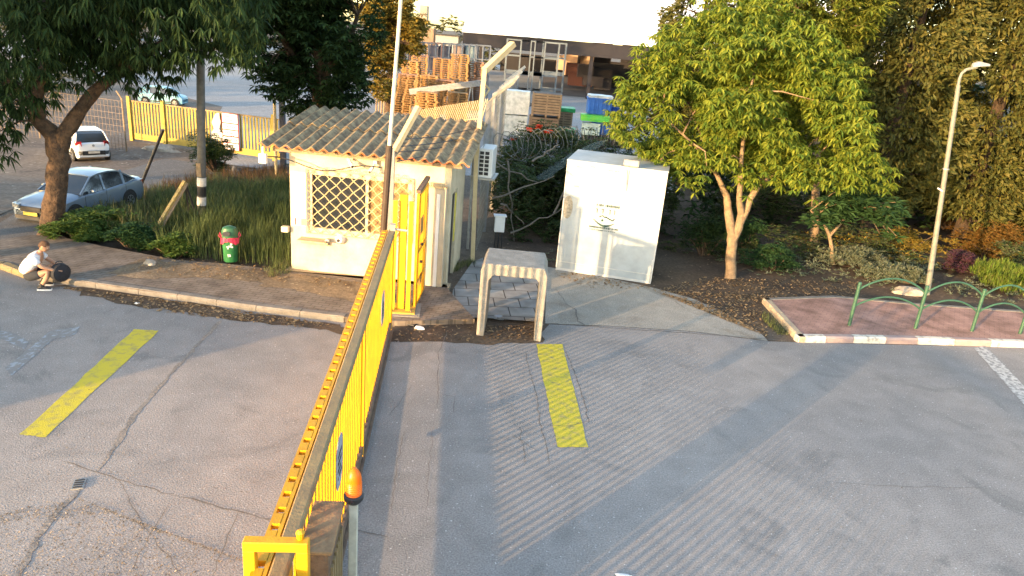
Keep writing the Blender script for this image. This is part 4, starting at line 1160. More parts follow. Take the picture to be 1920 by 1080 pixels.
bush('purple_bush', G(1805, 510), (.8, .6, .55), 420, (7, .13, .03, .0, .3), M_leafP, 'low purple bush before the rust coloured bush', 44)
bush('green_bush', G(1890, 545), (1.0, .8, .65), 900, (6, .24, .028, -.5, .7), M_leafG, 'lime green grassy clump behind the right end of the railing', 45)
bush('green_bush', G(1700, 470), (1.1, .7, .6), 420, (7, .13, .03, .0, .3), M_leafY, 'yellowish low shrub left of the lamp pole', 46)
bush('sage_bush', G(1620, 500), (1.5, 1.0, .45), 700, (6, .13, .03, -.2, .4), M_leafS, 'grey green low shrub under the small dark tree', 47)
bush('sage_bush', G(1690, 528), (1.4, .7, .40), 700, (6, .13, .03, -.2, .4), M_leafS, 'pale low plants just behind the railing, left of the lamp', 48)
bush('green_bush', G(1455, 505), (1.0, .8, .7), 420, (7, .13, .04, .2, .2), M_leafF, 'dark shrub right of the forked trunk', 49)
bush('green_bush', G(1320, 478), (.9, .8, 1.1), 480, (7, .13, .04, .2, .2), M_leafL, 'dark shrub between container and forked trunk', 50)
bush('green_bush', G(1395, 470), (.6, .6, .9), 300, (7, .14, .045, .2, .2), M_leafF, 'leafy sapling growth close behind the forked trunk', 51)
# far mass of trees behind the cypress row
def mass(name, lobes, n, lm, leafp, seed):
    rnd = random.Random(seed); cb = MB(); pts = crown([(Vector(c), r) for c, r in lobes], n, rnd, .72, .2, .6)
    nn, l, w, dr, upv = leafp
    for p in pts:
        if p.z > tz(p.x, p.y): leaves(cb, p, nn, l, w, dr, 1, rnd, upv)
    return kind(cb.build(name, lm), 'stuff')
mass('undergrowth', [((9, 25.5, .8), (3, 1.2, 2.2)), ((13, 27, .8), (4, 1.2, 2.6)), ((18, 28, .8), (4, 1.5, 2.6)), ((23, 29, .8), (4, 1.5, 3)), ((5.2, 24, .6), (2.2, 1.2, 2.6)), ((28, 28, 1), (4, 2, 6))], 5200, M_leafL, (6, .34, .12, .4, .2), 60)
mass('undergrowth', [((9+i*3.6, 31+(i % 2), 2.2), (2.8, 1.3, 3.4)) for i in range(8)], 3800, M_leafL, (7, .5, .2, .4, .2), 66)
# scrub and creeper between the hut and container
M_leafV = leafmat('creeper_leaf', [(.022, .045, .016), (.04, .07, .022), (.06, .09, .03), (.055, .055, .03)], .2)
mass('creeper', [((-.1, 20.5, .5), (.8, 1.2, 1.5)), ((.9, 21.5, .6), (1.1, 1.2, 1.7)), ((2.2, 22.5, .8), (1.4, 1.2, 1.8)), ((.6, 24, 1.2), (1.6, 1.4, 1.6)), ((3.6, 21.5, .6), (1.2, 1.4, 2.0)), ((2.2, 20.0, .1), (1.6, .8, .7)), ((1.8, 24.6, 1.4), (2.4, 1.2, 1.3)), ((0, 22.5, 1.3), (1.0, 1.4, 1.1)), ((3.2, 23.2, 1.2), (1.5, 1.0, 1.3))], 9500, M_leafV, (6, .15, .055, .3, .2), 61)
mass('ground_cover', [((9.5, 19.3, .0), (3.5, 1.5, .22)), ((12.8, 19.2, .0), (3.2, 1.6, .25)), ((7, 19.6, 0), (1.8, 1.3, .18)), ((16, 20, 0), (3, 2, .3)), ((1.3, 18.3, 0), (.7, .7, .12))], 2600, M_leafS, (5, .11, .03, -.2, .3), 62)
mass('ground_cover', [((14.2, 21.8, .0), (3.2, 1.6, .5)), ((11, 22, 0), (3, 1.4, .4))], 1000, M_leafY, (5, .14, .04, -.2, .3), 63)
mass('undergrowth', [((7.6, 20.6, .1), (1.3, .8, .7)), ((10.2, 21.6, .1), (1.6, .9, .8)), ((12.2, 20.4, .0), (1.4, .8, .5)), ((15.0, 21.0, .1), (1.6, 1.0, .8)), ((5.0, 20.6, .1), (1.2, .9, 1.0)), ((8.4, 23.4, .3), (2.2, .9, 1.3)), ((17.5, 22.0, .1), (1.8, 1, .9))], 4200, leafmat('mixed_undergrowth_leaf', [(.03, .055, .02), (.055, .09, .03), (.09, .12, .04), (.10, .09, .045), (.13, .15, .09)], .25), (6, .14, .04, .1, .3), 67)
# bare branches over the scrub
b = MB(); rr = random.Random(8)
for (p, q) in (((925, 370), (1040, 330)), ((960, 440), (1060, 385)), ((950, 300), (965, 460)), ((1000, 300), (1050, 270)), ((1040, 400), (1085, 300)), ((940, 380), (985, 420)), ((905, 290), (1010, 345))):
    A_ = AT(*p, 19.3); B_ = AT(*q, 19.5); pts = [A_.lerp(B_, k/6)+Vector((rr.uniform(-.05, .05), rr.uniform(-.1, .1), rr.uniform(-.06, .06))) for k in range(7)]; b.tube(pts, [.03-.003*k for k in range(7)], 6)
tag(b.build('fallen_branch', mat('grey_bark', (.17, .16, .14), (.1, .09, .08), 8, .9)), 'tangle of bare grey branches caught in the scrub beside the hut', 'branches')
# razor wire coils
M_wire = mat('razor_wire', (.10, .115, .11), (.07, .08, .08), 9, .6)
def coil(p, q, R_, turns, label):
    d = q-p; L = d.length; d.normalize(); s_ = d.cross(Vector((0, 0, 1))).normalized(); u_ = s_.cross(d); pts = []
    for i in range(turns*12+1):
        a = i/12*2*math.pi; pts.append(p+d*L*i/(turns*12)+(s_*math.cos(a)+u_*math.sin(a))*R_*(1+.12*math.sin(i*1.7)))
    b = MB(); b.tube(pts, .012, 3, False); return tag(b.build('razor_wire_coil', M_wire), label, 'razor wire', 'razor wire coils on the fence')
coil(Vector((-.7, 20.8, 2.35)), Vector((1.7, 23.6, 2.4)), .42, 14, 'coil of razor wire above the scrub right of the air conditioner')
coil(Vector((1.2, 24.6, 2.3)), Vector((3.4, 24.4, 2.4)), .38, 10, 'farther razor wire coil above the container roof')
# shade net stretched over the scrub behind the container
nt_ = MB(); rr = random.Random(6); NU, NV = 16, 8
c00, c10, c01, c11 = AT(915, 345, 18.8), AT(1075, 262, 20.3), AT(930, 500, 18.7), AT(1045, 480, 19.6)
c00, c10, c01, c11 = AT(955, 330, 22.5), AT(1140, 262, 21.5), AT(960, 372, 20.6), AT(1075, 300, 19.6)
for i in range(NU+1):
    for j in range(NV+1):
        u, v = i/NU, j/NV
        p = c00.lerp(c10, u).lerp(c01.lerp(c11, u), v); nt_.v.append(p+Vector((0, 0, .08*math.sin(u*9+v*5)+rr.uniform(-.03, .03))))
for i in range(NU):
    for j in range(NV): k = i*(NV+1)+j; nt_.f.append([k, k+1, k+NV+2, k+NV+1]); nt_.mi.append(0)
tag(nt_.build('shade_net', mat('green_net', (.06, .085, .075), (.04, .06, .05), 20, .9, alpha=.55), smooth=True), 'torn dark green shade net draped between hut and container', 'net')
# red flowers on the creeper
rr = random.Random(3)
for i, (px, lab) in enumerate((((993, 243), 'larger red flower nearest the stacked wooden crates'), ((1010, 237), 'red flower to the right of the larger one, above the wire'), ((1027, 247), 'small red flower at the right end of the creeper'), ((962, 262), 'red flower lower left, inside the razor wire coil'))):
    p = AT(*px, 23.5)
    f = MB(); 
    for k in range(16): leaves(f, p-p+Vector((rr.uniform(-.05, .05), rr.uniform(-.05, .05), rr.uniform(-.05, .05))), 4, .12, .07, .1, 1, rr, .2)
    o = f.build('red_flower', leafmat('red_petal', [(.55, .05, .03), (.7, .12, .05)], .2)); o.location = p; tag(o, lab, 'flower', 'red flowers on the creeper')

# left tree: thick dark trunk with two limbs, hanging leaves
def l_(x, y, d=0): return AT(x, y, 16.45+d)
ltb = G(100, 440)
limbs = [([ltb+Vector((0, 0, -.1)), l_(98, 405), l_(105, 350), l_(112, 300), l_(100, 255), l_(72, 225, -.1), l_(64, 190, -.2), l_(78, 150, -.2), l_(95, 90, -.1), l_(110, 20)], [.33, .27, .235, .225, .22, .17, .15, .13, .11, .08]),
         ([l_(108, 290), l_(122, 250), l_(150, 205, .1), l_(185, 165, .2), l_(225, 135, .4), l_(290, 90, .7), l_(370, 40, .9)], [.20, .17, .15, .13, .12, .09, .05]),
         ([l_(100, 120), l_(60, 70, .4), l_(10, 40, .6)], [.1, .08, .05]),
         ([l_(205, 150, .3), l_(250, 60, .2), l_(280, -30, .2)], [.10, .08, .05]),
         ([l_(66, 200, -.2), l_(20, 150, -.6), l_(-30, 100, -.8)], [.09, .06, .03])]
lobes = []; rr = random.Random(21)
for x, y, r in ((40, 60, 110), (140, 40, 110), (240, 20, 110), (330, 50, 95), (400, 20, 90), (20, 150, 60), (300, 110, 62), (230, 100, 60), (360, 110, 45), (-60, 120, 110), (60, -80, 150), (220, -100, 150), (380, -80, 120), (110, 110, 55), (450, 60, 50), (5, 220, 42), (-60, 260, 60), (420, 95, 40)):
    dy = rr.uniform(-1.3, 1.3); s_ = r/74; lobes.append((l_(x, y, dy), (s_, s_*1.2, s_)))
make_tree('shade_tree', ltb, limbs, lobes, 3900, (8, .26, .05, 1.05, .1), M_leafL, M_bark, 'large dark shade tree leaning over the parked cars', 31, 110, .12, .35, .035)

# dense tree mass beyond the hut, left of the mast
def d_(x, y, d=0): return AT(x, y, 25.0+d)
rr = random.Random(22); lobes = []
for x, y, r in ((560, 40, 95), (635, 60, 75), (520, 110, 58), (600, 130, 80), (645, 150, 52), (560, -60, 110), (640, -60, 80), (480, 30, 70), (655, 110, 45), (590, 185, 50), (640, 190, 45), (490, 90, 45), (560, 160, 50), (440, 50, 55)):
    s_ = r/51; lobes.append((d_(x, y, rr.uniform(-1, 1)), (s_, s_*1.1, s_)))
db = Vector((-7.3, 25.3, -.5))
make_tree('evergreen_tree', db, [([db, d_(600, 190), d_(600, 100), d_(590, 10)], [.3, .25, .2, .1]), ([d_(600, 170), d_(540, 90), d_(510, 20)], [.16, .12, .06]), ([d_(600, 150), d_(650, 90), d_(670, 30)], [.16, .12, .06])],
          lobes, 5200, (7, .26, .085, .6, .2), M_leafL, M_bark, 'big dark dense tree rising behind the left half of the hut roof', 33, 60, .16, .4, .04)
bush('round_shrub', GT(405, 322), (.95, .85, 1.5), 900, (7, .14, .035, .3, .2), M_leafL, 'round dark shrub on the lane edge right behind the utility pole', 70)
bush('low_scrub', (-4.6, 22.5, 0), (2.8, 1.2, 2.4), 900, (7, .16, .05, .3, .2), M_leafL, 'dark scrub directly behind the hut roof', 71)
# golden tree further back
def g_(x, y, d=0): return AT(x, y, 40.0+d)
rr = random.Random(23); lobes = []
for x, y, r in ((725, 40, 32), (760, 60, 35), (720, 100, 28), (770, 25, 22), (740, 5, 35), (780, 90, 16), (715, 130, 20), (785, 50, 18), (700, 60, 24), (785, 15, 12), (715, 165, 22), (735, 100, 26), (700, 20, 26), (705, 110, 20)):
    s_ = r/32; lobes.append((g_(x, y, rr.uniform(-1, 1)), (s_, s_*1.1, s_)))
gb = Vector((-7.6, 40, 0))
make_tree('golden_tree', gb, [([gb, g_(735, 110), g_(740, 60), g_(750, 10)], [.2, .16, .12, .05])], lobes, 2400, (7, .32, .12, .4, .2), M_leafY, M_bark, 'golden sunlit tree beside the pallet stacks, left of the yard', 35, 30, .15, .35, .04)

# planting bed: tall grass blades as one mass, shrubs as things
def grass(name, poly_px, n, hmin, hmax, w, lm, seed, z=.0, lean=.35):
    rnd = random.Random(seed); b = MB(); P = [GT(*p) for p in poly_px]
    tri = [(P[0], P[i], P[i+1]) for i in range(1, len(P)-1)]
    ar = [((t[1]-t[0]).cross(t[2]-t[0])).length for t in tri]
    for _ in range(n):
        t_ = rnd.choices(tri, ar)[0]; u, v = rnd.random(), rnd.random()
        if u+v > 1: u, v = 1-u, 1-v
        c = t_[0]+(t_[1]-t_[0])*u+(t_[2]-t_[0])*v
        dens = noise.noise(c*1.4)
        if dens < -.28: continue
        h = rnd.uniform(hmin, hmax)*(1+.5*dens); a = rnd.random()*6.28; ln = rnd.uniform(.1, lean)*h
        d = Vector((math.cos(a), math.sin(a), 0)); s_ = Vector((-d.y, d.x, 0))*w*rnd.uniform(.6, 1.2)
        p1 = c+d*ln*.35+Vector((0, 0, h*.6)); p2 = c+d*ln*1.2+Vector((0, 0, h*rnd.uniform(.85, 1.0)))
        o = len(b.v); b.v += [c-s_*.6, c+s_*.6, p1+s_*.5, p1-s_*.5, p2]
        b.f += [[o, o+1, o+2, o+3], [o+3, o+2, o+4]]; b.mi += [0, 0]
    return kind(b.build(name, lm), 'stuff')
M_gr = leafmat('bed_grass', [(.06, .08, .026), (.11, .14, .045), (.17, .19, .07), (.07, .075, .035), (.22, .21, .11)], .25)
M_grd = leafmat('bed_grass_dark', [(.04, .06, .022), (.075, .105, .035), (.11, .14, .055)], .25)
M_grr = leafmat('bed_grass_rust', [(.12, .07, .035), (.17, .10, .045), (.09, .05, .035), (.10, .09, .04)], .2)
grass('tall_grass', [(300, 480), (290, 400), (360, 370), (545, 360), (546, 505), (420, 493)], 9500, .45, .85, .012, M_grd, 81)
grass('tall_grass', [(130, 440), (235, 385), (300, 370), (545, 355), (545, 410), (330, 440), (240, 455)], 6500, .3, .65, .016, M_gr, 82)
grass('dry_grass', [(235, 372), (372, 336), (545, 316), (545, 372), (400, 385), (270, 385)], 4200, .25, .5, .012, M_grr, 83)
grass('weeds', [(838, 498), (885, 488), (895, 498), (850, 512)], 500, .05, .16, .008, M_gr, 84, lean=1)
grass('weeds', [(495, 515), (545, 500), (545, 522), (505, 532)], 500, .08, .3, .008, M_gr, 85, lean=1)
grass('weeds', [(1432, 585), (1490, 640), (1470, 640), (1428, 600)], 500, .05, .16, .008, M_gr, 86, lean=1)
sh = [((150, 452), (.9, .6, .5), leafmat('mid_leaf', [(.05, .10, .02), (.09, .15, .035), (.13, .19, .05)], .3), 'leafy green shrub at the left tip of the bed, beside the tree trunk'), ((205, 440), (1.2, .8, .55), leafmat('mid_leaf', [(.05, .10, .02), (.09, .15, .035), (.13, .19, .05)], .3), 'lighter green shrub in the bed in front of the sedan'),
      ((250, 468), (.75, .5, .5), M_leafF, 'dark low shrub at the bed edge, below the leaning board'), ((325, 482), (.55, .4, .45), leafmat('mid_leaf', [(.1, .1, .1)]*3), 'small pale leafed shrub between the leaning board and the bin'),
      ((180, 420), (.8, .6, .4), leafmat('mid_leaf', [(.1, .1, .1)]*3), 'grass green shrub close to the front wheel of the sedan')]
for i, (px, r, lm, lab) in enumerate(sh): bush('garden_shrub', G(*px), r, 620, (7, .13, .045, .1, .2), lm, lab, 90+i, 'shrub')

# =================================================================== CARS
def wheel(car, x, y, r, side):
    M_ = Matrix.Translation((x, y, r)) @ Matrix.Rotation(rad(-90*side), 4, 'X')
    b = MB(); b.lathe([(r*.60, -.09), (r*.93, -.095), (r, -.07), (r, .07), (r*.93, .095), (r*.62, .10), (r*.60, .03)], 24, M_); ty = b.build('wheel', M_rubber, car, smooth=True)
    b = MB(); b.lathe([(r*.62, .02), (r*.64, .098), (r*.57, .10), (r*.54, .05)], 20, M_)
    for k in range(7):
        a = k*2*math.pi/7; b.add([(math.cos(a+s*.16)*rr_, math.sin(a+s*.16)*rr_, zz) for rr_, zz in ((r*.08, .085), (r*.56, .075)) for s in (-1, 1)], [(0, 1, 3, 2)], M_)
    b.lathe([(r*.16, .05), (r*.15, .095), (.0, .097)], 10, M_)
    b.build('rim', mat('alloy', (.42, .43, .44), (.34, .35, .36), 8, .35, metal=.7), ty)
def make_car(name, loc, rz, sc, P, paint, label, pitch=0):
    car = thing(name, loc, rz, label, 'car'); car.scale = (sc,)*3; car.rotation_euler = (0, pitch, rz)
    # body hull: stations along the length
    loops = []
    for x, zt, w, zb in P['st']:
        z1 = zt-.02; hw = w/2
        half = [(0, zt+.015), (hw*.55, zt+.01), (hw*.86, zt-.015), (hw*.97, zt-.09), (hw, zt-.24), (hw*1.0, zb+.28), (hw*.985, zb+.12), (hw*.94, zb), (0, zb)]
        loop = [(x, y, z) for y, z in half]+[(x, -y, z) for y, z in reversed(half[1:-1])]
        loops.append(loop)
    b = MB(); b.loft(loops); b.build('body', paint, car, smooth=True)
    # greenhouse
    prof = P['cab']; wb, wt = P['cw']; zb0 = prof[0][1]
    def hwid(z): 
        t = (z-zb0)/(P['H']-zb0); return (wb*(1-t)+wt*t)/2
    b = MB(); n = len(prof)
    up = [(x, hwid(z), z) for x, z in prof]; un = [(x, -hwid(z), z) for x, z in prof]
    be = [(x, hwid(zb0), P['belt']-.03) for x, z in prof]; bn_ = [(x, -hwid(zb0), P['belt']-.03) for x, z in prof]
    b.v += [Vector(v) for v in up+un+be+bn_]
    for i in range(n-1):
        for f in ((i, i+1, n+i+1, n+i), (i+1, i, 2*n+i, 2*n+i+1), (n+i, n+i+1, 3*n+i+1, 3*n+i)): b.f.append(list(f)); b.mi.append(0)
    for i in (0, n-1): b.f.append([i, n+i, 3*n+i, 2*n+i]); b.mi.append(0)
    b.build('window_glass', M_glass, car)
    # roof skin
    ri = P['roof']; b = MB(); loops = []
    for k in range(ri[0], ri[1]+1):
        x, z = prof[k]; h = hwid(z)+.012
        loops.append([(x, h, z-.03), (x, h*.93, z+.012), (x, h*.5, z+.03), (x, -h*.5, z+.03), (x, -h*.93, z+.012), (x, -h, z-.03)])
    b.loft(loops, True); b.build('roof', paint, car, smooth=True)
    for s in (1, -1):
        b = MB()
        pts = [(x, s*(hwid(z)+.008), z-.01) for x, z in prof]
        for i in range(n-1): b.bar(pts[i], pts[i+1], .055, .05)
        for px_, wd, m_ in P['pillars']:
            z = P['H']-.06; b.bar((px_, s*(hwid(zb0)+.006), P['belt']-.02), (px_-.08, s*(hwid(z)+.008), z), .03, wd, (1, 0, 0))
        b.build('pillar', paint, car)
    b = MB()
    for s in (1, -1):
        b = MB(); y = s*(P['st'][4][2]/2+.003)
        for x in P['doorlines']: b.box((x, y, .62), (.012, .006, .62))
        b.box((0, y*1.0+s*.004, P['zb']+.12), (2.1, .02, .10))
        b.build('door_seam', M_black, car)
    for x in P['handles']:
        for s in (1, -1): b = MB(); b.box((x, s*(P['st'][4][2]/2+.012), P['belt']-.14), (.17, .03, .03)); b.build('door_handle', paint, car)
    for s in (1, -1):
        b = MB(); b.lathe([(.0, -.05), (.085, -.03), (.095, .03), (.05, .06), (0, .065)], 12, Matrix.Translation((prof[0][0]-.42, s*(P['cw'][0]/2+.13), P['belt']+.05)) @ Matrix.Rotation(rad(-90), 4, 'Y'), .75, 1.2); b.build('wing_mirror', paint, car, smooth=True)
    # arches and wheels
    for x in P['axles']:
        for s in (1, -1):
            hw = P['tw']/2
            b = MB(); b.lathe([(P['r']*1.18, -.02), (P['r']*1.18, .016)], 26, Matrix.Translation((x, s*(hw-.004), P['r']+.02)) @ Matrix.Rotation(rad(-90*s), 4, 'X')); b.build('wheel_arch', M_rubber, car)
            wheel(car, x, s*(hw-.06), P['r'], s)
    return car, hwid
paint_s = mat('silver_blue_paint', (.20, .26, .34), (.18, .235, .31), 2, .3, metal=.3, coat=.6, spec=.5)
S = dict(H=1.46, belt=.94, zb=.2, r=.32, tw=1.70, cw=(1.56, 1.10), axles=(1.36, -1.26),
         st=[(2.22, .58, 1.10, .30), (2.17, .68, 1.36, .24), (2.0, .80, 1.58, .2), (1.6, .87, 1.68, .2), (1.0, .935, 1.70, .2), (0, .95, 1.71, .2), (-1.0, .985, 1.71, .2), (-1.7, 1.03, 1.68, .2), (-2.05, 1.03, 1.60, .22), (-2.2, .95, 1.46, .28), (-2.25, .70, 1.38, .32)],
         cab=[(1.0, .94), (.25, 1.40), (-.15, 1.45), (-.6, 1.455), (-1.05, 1.40), (-1.72, 1.03)], roof=(1, 4),
         pillars=[(-.12, .07, 0), (-1.12, .10, 0)], doorlines=(.86, -.14, -1.12), handles=(.02, -.95))
sx, sy = -11.8, 18.85
sed, hw_ = make_car('sedan_car', (sx, sy, tz(sx, sy)-.0), rad(-99), .78, S, paint_s, 'silver blue four door sedan parked behind the shade tree trunk', pitch=0)
sed.location.z = -.12
def boxpart(name, m, car, c, d, **k): b = MB(); b.box(c, d); return b.build(name, m, car, **k)
for s in (1, -1):
    b = MB(); b.prism([(2.23, .42*s), (2.14, .74*s), (1.93, .80*s), (2.02, .45*s)][::s], .60, .735); b.build('headlight', mat('lamp_dark', (.10, .11, .12), (.3, .32, .33), 12, .15, spec=.8), sed)
    b = MB(); b.prism([(-2.262, .42*s), (-2.22, .72*s), (-2.0, .80*s), (-2.0, .42*s)][::-s], .76, .93); b.build('tail_light', mat('tail_red', (.25, .01, .012), (.16, .01, .01), 9, .25), sed)
b = MB()
for k in range(2): pass
b.box((2.215, 0, .62), (.05, .74, .16)); b.build('grille', M_black, sed)
boxpart('bumper_intake', M_black, sed, (2.225, 0, .35), (.06, 1.15, .11))
boxpart('number_plate', mat('plate_yellow', (.6, .5, .1), (.55, .45, .08)), sed, (2.262, 0, .48), (.012, .50, .11))
boxpart('number_plate', mat('plate_yellow', (.6, .5, .1)), sed, (-2.275, 0, .62), (.02, .50, .11))
paint_w = mat('white_car_paint', (.70, .72, .74), (.66, .68, .70), 2, .3, coat=.5)
W = dict(H=1.49, belt=.92, zb=.2, r=.29, tw=1.58, cw=(1.46, 1.14), axles=(1.18, -1.20),
         st=[(1.80, .62, 1.15, .28), (1.74, .76, 1.38, .22), (1.5, .86, 1.54, .2), (1.15, .92, 1.58, .2), (.8, .94, 1.59, .2), (0, .95, 1.595, .2), (-.8, .97, 1.59, .2), (-1.35, .98, 1.56, .2), (-1.66, .97, 1.48, .2), (-1.78, .90, 1.40, .24), (-1.82, .62, 1.36, .28)],
         cab=[(1.15, .93), (.50, 1.38), (.1, 1.46), (-.5, 1.48), (-1.25, 1.44), (-1.50, 1.36), (-1.70, .96)], roof=(1, 4),
         pillars=[(.02, .07, 0), (-.85, .12, 0), (-1.25, .3, 0)], doorlines=(.75, -.05, -.85), handles=(.12, -.68))
wp = GT(166, 303)
hat, hw2 = make_car('hatchback_car', (wp.x-.75, wp.y+1.0, tz(wp.x, wp.y)), rad(135), .80, W, paint_w, 'small white hatchback on the dirt lot with its rear facing the camera')
for s in (1, -1):
    b = MB(); b.prism([(-1.80, .50*s), (-1.72, .715*s), (-1.56, .745*s), (-1.6, .50*s)][::-s], .68, 1.02); b.build('tail_light', mat('tail_red', (.25, .01, .012)), hat)
    b = MB(); b.prism([(1.80, .40*s), (1.70, .68*s), (1.45, .74*s), (1.5, .40*s)][::s], .62, .78); b.build('headlight', mat('lamp_dark', (.1, .1, .1)), hat)
boxpart('bumper_insert', M_black, hat, (-1.825, 0, .47), (.05, 1.0, .20))
boxpart('number_plate', mat('plate_white', (.55, .5, .42)), hat, (-1.86, 0, .50), (.012, .50, .11))
b = MB(); b.lathe([(.06, 0), (.06, .015)], 12, Matrix.Translation((-1.81, 0, .82)) @ Matrix.Rotation(rad(-90), 4, 'Y')); b.build('badge', M_grey, hat)
b = MB(); b.tube([(-.9, 0, 1.49), (-1.0, 0, 1.64)], .008, 5); b.build('aerial', M_black, hat)
# pale blue car beyond the yellow fence
W2 = dict(W)
f_ = GT(305, 190)
fc, _ = make_car('hatchback_car', G(308, 196, -.7), rad(5), .75, W, mat('pale_blue_paint', (.22, .45, .55), (.2, .4, .5), 2, .3), 'pale blue car glimpsed beyond the yellow fence through hanging leaves')

# =================================================================== PERSON squatting at the kerb
def skinmesh(name, nodes, edges, m, parent, sub=2):
    me = bpy.data.meshes.new(name)
    me.from_pydata([n[:3] for n in nodes], edges, [])
    o = bpy.data.objects.new(name+'_tmp', me); COL.objects.link(o)
    sk = o.modifiers.new('skin', 'SKIN'); sk.use_smooth_shade = True
    for i, n in enumerate(nodes):
        r = n[3]; me.skin_vertices[0].data[i].radius = (r, n[4] if len(n) > 4 else r)
    me.skin_vertices[0].data[0].use_root = True
    sb = o.modifiers.new('sub', 'SUBSURF'); sb.levels = sub; sb.render_levels = sub
    dg = bpy.context.evaluated_depsgraph_get(); dg.update()
    ev = o.evaluated_get(dg); nm = bpy.data.meshes.new_from_object(ev)
    bpy.data.objects.remove(o, do_unlink=True)
    nm.materials.clear(); nm.materials.append(m)
    for p in nm.polygons: p.use_smooth = True
    r = bpy.data.objects.new(name, nm); COL.objects.link(r); r.parent = parent
    return r
M_skin = mat('skin', (.42, .24, .15), (.36, .20, .125), 9, .6)
pe = thing('person', G(68, 539), rad(14), 'person in white t-shirt squatting at the kerb, holding a round black bag', 'person')
N = [(-.14, 0, .30, .125), (-.06, 0, .46, .13), (.06, 0, .62, .135), (.13, 0, .72, .10), (.17, 0, .79, .052), (.20, 0, .86, .055),
     (-.10, .09, .28, .095), (.14, .15, .36, .082), (.33, .17, .47, .062), (.24, .165, .28, .056), (.10, .15, .08, .040), (.22, .16, .035, .036),
     (-.10, -.09, .28, .095), (.14, -.15, .34, .082), (.34, -.17, .43, .062), (.27, -.165, .25, .056), (.15, -.15, .08, .040), (.28, -.16, .035, .036),
     (.10, .17, .70, .062), (.24, .22, .55, .045), (.44, .14, .47, .034), (.50, .11, .455, .030),
     (.10, -.17, .70, .062), (.24, -.23, .54, .045), (.43, -.15, .45, .034), (.49, -.12, .435, .030)]
Ed = [(0, 1), (1, 2), (2, 3), (3, 4), (4, 5), (0, 6), (6, 7), (7, 8), (8, 9), (9, 10), (10, 11), (0, 12), (12, 13), (13, 14), (14, 15), (15, 16), (16, 17), (3, 18), (18, 19), (19, 20), (20, 21), (3, 22), (22, 23), (23, 24), (24, 25)]
# fingers: each its own chain off the palm
for base, s in ((21, 1), (25, -1)):
    bx, by, bz = N[base][:3]
    for k, (dy, ln) in enumerate(((.030, .055), (.011, .065), (-.009, .062), (-.028, .050))):
        i = len(N); N.append((bx+.035, by+dy*s, bz+.004, .010)); N.append((bx+.035+ln*.6, by+(dy*.9-.012)*s, bz-.012, .0095)); N.append((bx+.035+ln*.8, by+(dy*.8-.03)*s, bz-.035, .008))
        Ed += [(base, i), (i, i+1), (i+1, i+2)]
    i = len(N); N.append((bx+.005, by+.02*s-.03*s, bz+.035, .011)); N.append((bx+.045, by-.03*s, bz+.045, .009)); Ed += [(base, i), (i, i+1)]
body = skinmesh('body', N, Ed, M_skin, pe)
# head with face: lathe-like ellipsoid pushed into shape
def head(parent, c, pitch, yaw):
    bm = bmesh.new(); bmesh.ops.create_uvsphere(bm, u_segments=28, v_segments=20, radius=1)
    for v in bm.verts:
        x, y, z = v.co
        jaw = max(0, -z); x2 = x*.098*(1-.15*jaw)+(.018*jaw if x > 0 else 0); y2 = y*.078*(1-.30*jaw*jaw); z2 = z*.118
        if x > .3:
            x2 += .024*math.exp(-((y/.16)**2+((z+.10)/.17)**2))            # nose
            x2 -= .011*math.exp(-(((abs(y)-.38)/.18)**2+((z-.08)/.13)**2))  # eye sockets
            x2 += .007*math.exp(-((y/.3)**2+((z+.47)/.07)**2)); x2 -= .006*math.exp(-((y/.3)**2+((z+.41)/.035)**2))
        if abs(y) > .8 and abs(x) < .35 and abs(z) < .3: y2 *= 1.16
        v.co = (x2, y2, z2)
    me = bpy.data.meshes.new('head'); bm.to_mesh(me); bm.free(); me.materials.append(M_skin)
    for p in me.polygons: p.use_smooth = True
    h = bpy.data.objects.new('head', me); COL.objects.link(h); h.parent = parent; h.location = c; h.rotation_euler = (0, pitch, yaw)
    for s in (1, -1):
        b = MB(); b.lathe([(.0, -.012), (.011, -.006), (.012, .004), (0, .010)], 10, Matrix.Translation((.083, s*.030, .010)) @ Matrix.Rotation(rad(90), 4, 'Y')); b.build('eye', mat('eye_dark', (.05, .03, .02), (.5, .48, .45), 60), h)
    bm = bmesh.new(); bmesh.ops.create_uvsphere(bm, u_segments=28, v_segments=18, radius=1)
    bmesh.ops.delete(bm, geom=[v for v in bm.verts if (v.co.z < .15 and v.co.x > -.05) or v.co.z < -.45 or (v.co.x > .62 and v.co.z < .5)], context='VERTS')
    for v in bm.verts:
        n = noise.noise(v.co*4)*.05; v.co = Vector((v.co.x*.106-.004, v.co.y*.087, v.co.z*.127+.003))*(1+n)
    me = bpy.data.meshes.new('hair'); bm.to_mesh(me); bm.free(); me.materials.append(mat('brown_hair', (.10, .05, .025), (.05, .027, .015), 40, .7, .8, 90))
    for p in me.polygons: p.use_smooth = True
    o = bpy.data.objects.new('hair', me); COL.objects.link(o); o.parent = h
head(pe, (.26, 0, .925), rad(28), rad(-8))
M_shirt = mat('white_cotton', (.62, .64, .66), (.50, .53, .57), 7, .9, .5, 18)
SN = [(-.20, 0, .30, .150), (-.10, 0, .46, .160), (.03, 0, .62, .165), (.11, 0, .715, .130), (.155, 0, .765, .075), (.09, .175, .70, .088), (.20, .225, .59, .070), (.09, -.175, .70, .088), (.20, -.235, .58, .070)]
skinmesh('t_shirt', SN, [(0, 1), (1, 2), (2, 3), (3, 4), (3, 5), (5, 6), (3, 7), (7, 8)], M_shirt, pe)
M_short = mat('dark_shorts', (.03, .035, .04), (.02, .022, .028), 8, .85)
